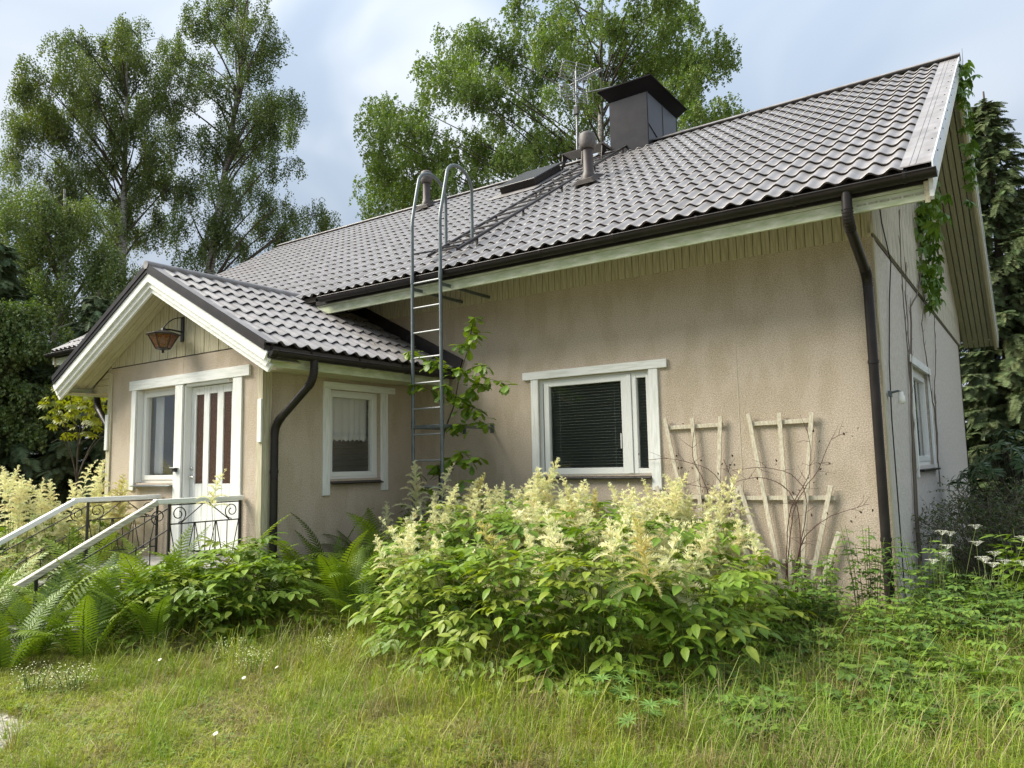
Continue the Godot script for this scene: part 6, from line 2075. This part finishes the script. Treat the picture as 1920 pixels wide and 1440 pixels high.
func rhododendron() -> void:
	rng.seed = 654
	for d in [[1.05, -4.3, 0.95, 1.95, "dark glossy rhododendron beside the gable wall"], [1.75, -3.3, 0.8, 1.75, "second dark rhododendron at the right edge of the picture"]]:
		var base := Vector3(d[0], ground_y(d[0], d[1]), d[1])
		var g := thing("rhododendron", d[4], "bush", base, "rhododendrons by the gable")
		var st := mk()
		var lf := mk()
		for i in 120:
			var a := rf(0, TAU)
			var el := asin(rf(-0.15, 1.0))
			var tip := Vector3(cos(a) * cos(el) * d[2], d[3] * 0.45 + sin(el) * d[3] * 0.55, sin(a) * cos(el) * d[2]) * rf(0.82, 1.03)
			tube(st, curve(Vector3(0, 0.1, 0), tip * 0.5 + Vector3(0, 0.1, 0), tip, 4), 0.008, 0.004, 4, false)
			var out := (tip - Vector3(0, d[3] * 0.35, 0)).normalized()
			var bs := Basis(Quaternion(Vector3.UP, out))
			for k in 9:
				leaf(lf, Transform3D(bs * Basis(Vector3.UP, TAU * k / 9.0 + rf(-0.2, 0.2)) * Basis(Vector3.RIGHT, rf(-0.25, 0.45)), tip), 0.15, 0.046, 0.2, 0.25, vary(Color(1, 1, 1), 0.2))
		ipart(g, "branches", done(st), M.bark, Transform3D.IDENTITY).set_meta("kind", "stuff")
		ipart(g, "foliage", done(lf), M.rhodo, Transform3D.IDENTITY).set_meta("kind", "stuff")

func maple_sapling() -> void:
	rng.seed = 777
	var base := Vector3(-12.5, 0.0, 1.75)
	var g := thing("young_tree", "yellow-green young tree beyond the porch's far corner", "tree", base)
	var st := mk()
	tube(st, [Vector3.ZERO, Vector3(0.02, 1.2, 0), Vector3(0.0, 2.2, 0), Vector3(-0.2, 3.1, 0.1)], 0.022, 0.008, 6)
	for k in 8:
		var a := rf(0, TAU)
		tube(st, curve(Vector3(0, rf(1.4, 2.3), 0), Vector3(cos(a) * 0.3, rf(2.2, 2.6), sin(a) * 0.3), Vector3(cos(a) * 0.7, rf(2.1, 3.0), sin(a) * 0.7), 5), 0.010, 0.003, 5, false)
	ipart(g, "trunk", done(st), M.bark, Transform3D.IDENTITY)
	var lf := mk()
	for i in 230:
		var p := Vector3(rf(-1, 1), rf(-1, 1), rf(-1, 1))
		if p.length() > 1.0: continue
		p = p * Vector3(0.62, 0.62, 0.55) + Vector3(-0.05, 2.75, 0)
		var bs := Basis(Vector3.UP, rf(0, TAU)) * Basis(Vector3.RIGHT, rf(0.3, 1.1))
		for k in 5:
			leaf(lf, Transform3D(bs * Basis(Vector3.UP, (k - 2) * 0.6), p), 0.13, 0.05, 0.2, 0.3, vary(Color(1, 1, 1), 0.2))
	ipart(g, "crown", done(lf), M.maple, Transform3D.IDENTITY).set_meta("kind", "stuff")

# ---------------------------------------------------------------- trees
func birch_twig(hang: float, n: int, size: float) -> ArrayMesh:
	var st := mk()
	for i in n:
		var t := (i + 0.3) / n
		var p := Vector3(0.10 * sin(t * 2.0) + rf(-0.05, 0.05), -hang * t, rf(-0.05, 0.05) + 0.06 * t)
		var b := Basis.from_euler(Vector3(rf(0.2, 1.4), rf(0, TAU), rf(-0.6, 0.6)))
		st.set_smooth_group(-1)
		st.set_color(vary(Color(1, 1, 1), 0.18))
		var l := size * rf(0.8, 1.2)
		tri(st, p, p + b * Vector3(-l * 0.42, 0.006, l * 0.45), p + b * Vector3(0, -0.004, l))
		tri(st, p, p + b * Vector3(0, -0.004, l), p + b * Vector3(l * 0.42, 0.006, l * 0.45))
	return done(st)

func broadleaf_tree(label: String, crown: Array, foot: Vector3, top: Vector3, r0: float, bark: Material, col: Color, per: float, twigs: Array, tall_group: String, spread: float = 1.0) -> void:
	var g := thing("birch_tree", label, "tree", foot, tall_group)
	var st := mk()
	var n := 9
	var trunk := []
	for i in n + 1:
		var t := float(i) / n
		trunk.append(foot.lerp(top, t) + Vector3(sin(t * 5.0 + foot.x) * 0.22, 0, cos(t * 4.0) * 0.22) * t)
	tube(st, trunk, r0, 0.03, 9)
	var limbs := mk()
	var xfs := []
	var cols := []
	for i in crown.size() / 4:
		var c := Vector3(crown[i * 4], crown[i * 4 + 1], crown[i * 4 + 2])
		var r: float = crown[i * 4 + 3]
		# a limb that leaves the trunk below the clump
		var flat_d := Vector2(c.x - foot.x, c.z - foot.z).length()
		var t := clampf((c.y - 0.55 * flat_d - 1.0 - foot.y) / (top.y - foot.y), 0.12, 0.97)
		var o: Vector3 = trunk[int(t * n)].lerp(trunk[mini(int(t * n) + 1, n)], fmod(t * n, 1.0))
		tube(limbs, curve(o, o.lerp(c, 0.5) + Vector3(rf(-0.3, 0.3), 0.16 * flat_d + 0.15, rf(-0.3, 0.3)), c, 7), 0.042, 0.010, 5, false)
		var subs := []
		for k in 7:
			var d := Vector3(rf(-1, 1), rf(-1, 1), rf(-1, 1))
			while d.length() > 1.0: d = Vector3(rf(-1, 1), rf(-1, 1), rf(-1, 1))
			var sc := c + d * Vector3(r * 1.45, r * 1.1, r * 1.45)
			subs.append(sc)
			tube(limbs, curve(c - Vector3(0, r * 0.3, 0), c.lerp(sc, 0.5) + Vector3(0, 0.12, 0), sc, 3), 0.012, 0.005, 3, false)
		for k in int(per * r * r / 0.30):
			var sc: Vector3 = subs[rng.randi() % subs.size()]
			var d := Vector3(rf(-1, 1), rf(-1, 1), rf(-1, 1))
			while d.length() > 1.0: d = Vector3(rf(-1, 1), rf(-1, 1), rf(-1, 1))
			var p := sc + d * Vector3(r * 0.42, r * 0.55, r * 0.42) * spread
			var s := rf(0.8, 1.3)
			xfs.append(Transform3D((Basis(Vector3.UP, rf(0, TAU)) * Basis(Vector3.RIGHT, rf(-0.4, 0.4))).scaled(Vector3(s, s, s)), p - foot))
			cols.append(vary(col, 0.22))
	wpart(g, "limbs", limbs, M.bark).set_meta("kind", "stuff")
	wpart(g, "trunk", st, bark)
	scatter(g, "crown", twigs[0], M.leaf, xfs, cols)

func spruce_spray() -> ArrayMesh:
	var st := mk()
	st.set_smooth_group(-1)
	# a drooping flat spray along +Z with side shoots
	for i in 9:
		var t := i / 8.0
		var p := Vector3(0, -0.10 * t * t, t * 0.46)
		for s in [-1.0, 1.0]:
			var l := 0.20 * (1.0 - 0.72 * t) * rf(0.8, 1.2)
			var d := Vector3(s * 0.82, -0.25 + rf(-0.12, 0.12), 0.58).normalized()
			st.set_color(vary(Color(1, 1, 1), 0.22))
			ribbon(st, p, p + d * l, 0.028, 0.010, d.cross(Vector3.UP))
			ribbon(st, p, p + d * l, 0.013, 0.005, Vector3.UP)
	st.set_color(Color(1.4, 1.4, 1.1))
	ribbon(st, Vector3(0, 0, 0), Vector3(0, -0.11, 0.50), 0.020, 0.010, Vector3.RIGHT)
	ribbon(st, Vector3(0, 0, 0), Vector3(0, -0.11, 0.50), 0.014, 0.007, Vector3.UP)
	return done(st)

func spruce(label: String, at: Vector3, h: float, r: float, col: Color, spray: Mesh, bare: float, group: String) -> void:
	var g := thing("spruce_tree", label, "tree", at, group)
	var st := mk()
	tube(st, [Vector3.ZERO, Vector3(0.03, h * 0.5, 0), Vector3(0, h, 0)], 0.018 * h, 0.02, 8)
	var xfs := []
	var cols := []
	var y := bare
	while y < h - 0.2:
		var f := 1.0 - (y - bare) / (h - bare)
		var reach := r * pow(f, 0.85) * rf(0.85, 1.1) + 0.12
		var n := int(lerpf(5.0, 9.0, f))
		for i in n:
			var a := TAU * i / n + y * 3.7 + rf(-0.25, 0.25)
			var d := Vector3(cos(a), 0, sin(a))
			var len_ := reach * rf(0.75, 1.1)
			var sag := lerpf(-0.15, 0.32, f)
			tube(st, [Vector3(0, y, 0), Vector3(0, y, 0) + d * len_ * 0.5 + Vector3(0, -sag * len_ * 0.45, 0), Vector3(0, y, 0) + d * len_ + Vector3(0, -sag * len_ * 0.7, 0)], 0.022, 0.008, 4, false)
			var m := int(len_ / 0.042) + 3
			for k in m:
				var t := 0.12 + 0.88 * (k + rf(0, 0.9)) / m
				var p := Vector3(0, y, 0) + d * len_ * t + Vector3(0, -sag * len_ * (0.95 * t - 0.25 * t * t), 0)
				var b := Basis(Vector3.UP, PI / 2 - a + (0.95 if k % 2 == 0 else -0.95) * rf(0.3, 1.1) * (1.0 - 0.5 * t)) * Basis(Vector3.RIGHT, rf(-0.1, 0.9)) * Basis(Vector3(0, 0, 1), rf(-0.5, 0.5))
				var s := rf(0.6, 1.05) * lerpf(1.05, 0.75, 1.0 - f)
				xfs.append(Transform3D(b.scaled(Vector3(s, s, s)), p))
				cols.append(vary(col, 0.22) * (1.0 + 0.35 * maxf(0.0, rf(-1, 1))))
		y += lerpf(0.20, 0.30, f)
	ipart(g, "trunk", done(st), M.bark, Transform3D.IDENTITY)
	scatter(g, "crown", spray, M.needle, xfs, cols)

func make_trees() -> void:
	rng.seed = 5150
	var tw := birch_twig(0.62, 20, 0.060)
	var tw2 := birch_twig(0.30, 18, 0.066)
	broadleaf_tree("tall left-hand birch with hanging foliage beyond the porch", CROWN_A, Vector3(-23.4, 0.0, -4.9), Vector3(-24.0, 16.6, -4.6), 0.24, M.bark_birch, Color(0.160, 0.205, 0.080), 150.0, [tw], "birches behind the house")
	broadleaf_tree("tallest left birch with white trunk, next to the roof's far end", CROWN_B, Vector3(-21.7, 0.0, -5.9), Vector3(-20.9, 18.6, -7.2), 0.24, M.bark_birch, Color(0.150, 0.200, 0.080), 135.0, [tw], "birches behind the house")
	broadleaf_tree("lower birch at the left edge of the picture", CROWN_C, Vector3(-21.0, 0.0, -1.4), Vector3(-20.9, 9.6, -1.4), 0.15, M.bark_birch, Color(0.160, 0.212, 0.072), 150.0, [tw], "birches behind the house")
	broadleaf_tree("broad bright green birch behind the chimney", CROWN_D, Vector3(-11.6, 0.0, -15.6), Vector3(-11.0, 20.4, -15.9), 0.30, M.bark_birch, Color(0.20, 0.275, 0.070), 190.0, [tw2], "birches behind the house", 1.75)
	var sp := spruce_spray()
	var dark := Color(0.120, 0.170, 0.080)
	var mid := Color(0.140, 0.185, 0.080)
	var grp := "spruces round the garden"
	spruce("spruce right of the gable, its tip beside the roof edge", Vector3(0.70, 0.0, -14.2), 11.0, 2.5, mid, sp, 0.6, grp)
	spruce("shorter spruce at the right edge of the picture", Vector3(2.9, 0.0, -13.4), 7.6, 2.4, mid, sp, 0.6, grp)
	spruce("darker spruce standing behind the two on the right", Vector3(1.9, 0.0, -20.5), 9.8, 3.0, dark, sp, 0.6, grp)
	spruce("dark spruce behind the porch, middle of the left group", Vector3(-19.3, 0.0, 0.6), 7.4, 2.5, dark, sp, 0.2, grp)
	spruce("dark spruce at the left edge behind the pale plumes", Vector3(-18.2, 0.0, 3.2), 5.6, 2.4, dark, sp, 0.2, grp)
	spruce("dark spruce low behind the porch's far corner", Vector3(-18.0, 0.0, -1.2), 6.2, 2.4, dark, sp, 0.2, grp)
	spruce("far spruce between the left birches", Vector3(-26.5, 0.0, -1.0), 11.0, 3.0, dark, sp, 0.3, grp)
	spruce("far spruce behind the tallest birch's foot", Vector3(-25.5, 0.0, -9.5), 9.0, 3.0, dark, sp, 0.3, grp)
	broadleaf_tree("low leafy young birch at the left edge, below the taller ones", CROWN_E, Vector3(-18.3, 0.0, 1.4), Vector3(-18.4, 5.6, 1.4), 0.06, M.bark_birch, Color(0.150, 0.205, 0.066), 260.0, [tw2], "birches behind the house")
	# trees across the drive, behind the viewer, that the window panes mirror
	spruce("spruce across the drive, mirrored in the main window", Vector3(-12.8, 0.0, 23.0), 12.0, 3.4, dark, sp, 0.3, "spruces across the drive")
	spruce("spruce across the drive, left one of those mirrored in the window", Vector3(-19.8, 0.0, 24.5), 14.0, 3.6, dark, sp, 0.3, "spruces across the drive")
	spruce("spruce across the drive, right one of those mirrored in the window", Vector3(-16.4, 0.0, 22.8), 13.0, 3.5, mid, sp, 0.3, "spruces across the drive")

# ---------------------------------------------------------------- grass
func tuft(n: int, h: float, w: float, spread: float, bend: float) -> ArrayMesh:
	var st := mk()
	st.set_smooth_group(-1)
	for i in n:
		var a := rf(0, TAU)
		var o := Vector3(cos(a), 0, sin(a)) * rf(0, spread)
		var d := Vector3(cos(a + rf(-1, 1)), 0, sin(a + rf(-1, 1)))
		var l := h * rf(0.55, 1.1)
		var bd := bend * rf(0.3, 1.3)
		var side := d.cross(Vector3.UP)
		st.set_color(vary(Color(1, 1, 1), 0.2))
		var p0 := o
		var p1 := o + Vector3(0, l * 0.42, 0) + d * l * 0.10 * bd
		var p2 := o + Vector3(0, l * 0.76, 0) + d * l * 0.34 * bd
		var p3 := o + Vector3(0, l * (0.98 - 0.22 * bd), 0) + d * l * 0.68 * bd
		ribbon(st, p0, p1, w, w * 0.9, side)
		ribbon(st, p1, p2, w * 0.9, w * 0.6, side)
		ribbon(st, p2, p3, w * 0.6, 0.0002, side)
	return done(st)

func make_grass() -> void:
	rng.seed = 31337
	var short_ := tuft(16, 0.085, 0.0016, 0.04, 0.9)
	var mid := tuft(12, 0.18, 0.0018, 0.05, 0.9)
	var long_ := tuft(7, 0.36, 0.0020, 0.06, 1.0)
	var patch := FastNoiseLite.new()
	patch.seed = 4
	patch.frequency = 0.55
	patch.fractal_octaves = 3
	var lists := [[[], []], [[], []], [[], []]]
	var green := Color(0.19, 0.29, 0.028)
	var yellow := Color(0.34, 0.385, 0.034)
	var straw := Color(0.30, 0.25, 0.11)
	var tries := 70000
	for i in tries:
		var x := rf(-7.2, 2.2)
		var z := rf(0.4, 6.8)
		# keep to the garden side of the drive, off the steps
		if x < -6.2 and z < 5.4: continue
		var n := patch.get_noise_2d(x * 1.6, z * 1.6)
		var drive := z - drive_z(x)
		var bare := 0.0
		if drive > -0.12: bare = clampf((drive + 0.12) / 0.2, 0.0, 0.93)
		if rf(0, 1) < bare + maxf(0.0, n - 0.25) * 1.2: continue
		var right := smoothstep(-1.6, 0.2, x)
		var back := smoothstep(5.3, 3.6, z - 0.3 * x * 0.0)
		var tall := clampf(0.04 + 0.55 * right + 0.42 * back + n * 0.5, 0.0, 1.0)
		var k := 0
		var u := rf(0, 1)
		if u < tall * 0.16: k = 2
		elif u < tall * 0.8: k = 1
		var s := rf(0.7, 1.25)
		lists[k][0].append(Transform3D((Basis(Vector3.UP, rf(0, TAU)) * Basis(Vector3.RIGHT, rf(-0.2, 0.2))).scaled(Vector3(s, s, s)), Vector3(x, ground_y(x, z) - 0.004, z)))
		var c := yellow.lerp(green, clampf(0.25 + 0.6 * right + n * 0.9 + rf(-0.25, 0.25), 0.0, 1.0))
		if rf(0, 1) < 0.2 + 0.45 * smoothstep(0.05, 0.35, patch.get_noise_2d(z * 2.3 + 40.0, x * 2.3)): c = straw
		lists[k][1].append(vary(c, 0.2))
	# rougher grass round the gable and on beyond the garden
	for i in 16000:
		var x := rf(0.1, 9.0) if i % 2 == 0 else rf(-16.0, -6.3)
		var z := rf(-9.0, 4.0) if i % 2 == 0 else rf(3.0, 9.0)
		if i % 2 == 0 and z > drive_z(x): continue
		if i % 2 == 1 and (z > drive_z(x) or (x > -9.8 and z < 5.6)): continue
		var s := rf(0.8, 1.5)
		lists[1][0].append(Transform3D(Basis(Vector3.UP, rf(0, TAU)).scaled(Vector3(s, s, s)), Vector3(x, ground_y(x, z) - 0.004, z)))
		lists[1][1].append(vary(green, 0.25))
	var who := [["lawn_grass", "short yellow-green lawn grass in front of the plants", short_], ["meadow_grass", "longer uncut grass along the plants and at the right", mid], ["tall_grass", "tall thin grass blades standing over the lawn", long_]]
	for k in 3:
		var o := scatter(self, who[k][0], who[k][2], M.grass, lists[k][0], lists[k][1])
		o.set_meta("label", who[k][1])
		o.set_meta("category", "grass")
	# clover, plantain rosettes and matted dead grass between the blades
	var cl := mk()
	for k in 5:
		var o := Vector3(rf(-0.03, 0.03), rf(0.02, 0.05), rf(-0.03, 0.03))
		for m in 3:
			leaf(cl, Transform3D(Basis(Vector3.UP, TAU * m / 3.0 + k) * Basis(Vector3.RIGHT, rf(-0.2, 0.2)), o), 0.014, 0.013, 0.15, 0.1, vary(Color(1, 1, 1), 0.15))
	var ro := mk()
	for m in 8:
		leaf(ro, Transform3D(Basis(Vector3.UP, TAU * m / 8.0 + rf(-0.2, 0.2)) * Basis(Vector3.RIGHT, rf(-0.6, -0.1)), Vector3.ZERO), rf(0.05, 0.09), rf(0.02, 0.032), 0.25, 0.5, vary(Color(1, 1, 1), 0.15))
	var th := mk()
	th.set_smooth_group(-1)
	for m in 16:
		var a := rf(0, TAU)
		var o := Vector3(rf(-0.05, 0.05), rf(0.002, 0.03), rf(-0.05, 0.05))
		th.set_color(vary(Color(1, 1, 1), 0.25))
		ribbon(th, o, o + Vector3(cos(a), rf(-0.15, 0.25), sin(a)) * rf(0.05, 0.12), 0.0016, 0.0006, Vector3(-sin(a), 0.4, cos(a)))
	var kinds := [["clover", "small clover leaves between the grass blades", done(cl), 9000, Color(0.13, 0.22, 0.04)], ["plantain_rosettes", "flat plantain rosettes in the lawn", done(ro), 420, Color(0.13, 0.21, 0.035)], ["dead_thatch", "matted straw-coloured dead grass lying in the lawn", done(th), 22000, Color(0.36, 0.30, 0.15)]]
	for q in kinds:
		var ax := []
		var ac := []
		for i in q[3]:
			var x := rf(-6.5, 2.0)
			var z := rf(1.2, 6.6)
			if z > drive_z(x) - 0.02 or (x < -5.0 and z < 5.2): continue
			if q[0] != "plantain_rosettes" and patch.get_noise_2d(x * 2.0 + 20.0, z * 2.0 - 9.0) * (1.0 if q[0] == "clover" else -1.0) < rf(-0.25, 0.1): continue
			var s := rf(0.7, 1.3)
			ax.append(Transform3D((Basis(Vector3.UP, rf(0, TAU)) * Basis(Vector3.RIGHT, rf(-0.15, 0.15))).scaled(Vector3(s, s, s)), Vector3(x, ground_y(x, z) + 0.002, z)))
			ac.append(vary(q[4], 0.25))
		var o := scatter(self, q[0], q[2], M.grass, ax, ac)
		o.set_meta("label", q[1])
		o.set_meta("category", "ground cover")
	# pebbles on the drive's edge
	var pm := mk()
	lathe(pm, Vector3.ZERO, [Vector2(0.0, -0.4), Vector2(0.7, -0.25), Vector2(1.0, 0.0), Vector2(0.75, 0.35), Vector2(0.0, 0.5)], 7)
	var px := []
	var pc := []
	for i in 2600:
		var x := rf(-5.2, 0.6)
		var z := rf(4.6, 6.7)
		var s := rf(0.004, 0.011)
		px.append(Transform3D(Basis.from_euler(Vector3(rf(-0.5, 0.5), rf(0, TAU), rf(-0.5, 0.5))).scaled(Vector3(s, s * 0.7, s * 1.2)), Vector3(x, ground_y(x, z) + 0.007, z)))
		var v := rf(0.14, 0.42)
		pc.append(Color(v, v * 0.94, v * 0.84))
	var stone := flat(Color(1, 1, 1), 0.9)
	stone.vertex_color_use_as_albedo = true
	var pb := scatter(self, "pebbles", done(pm), stone, px, pc)
	pb.set_meta("label", "small grey pebbles scattered at the gravel drive's edge")
	pb.set_meta("category", "pebbles")
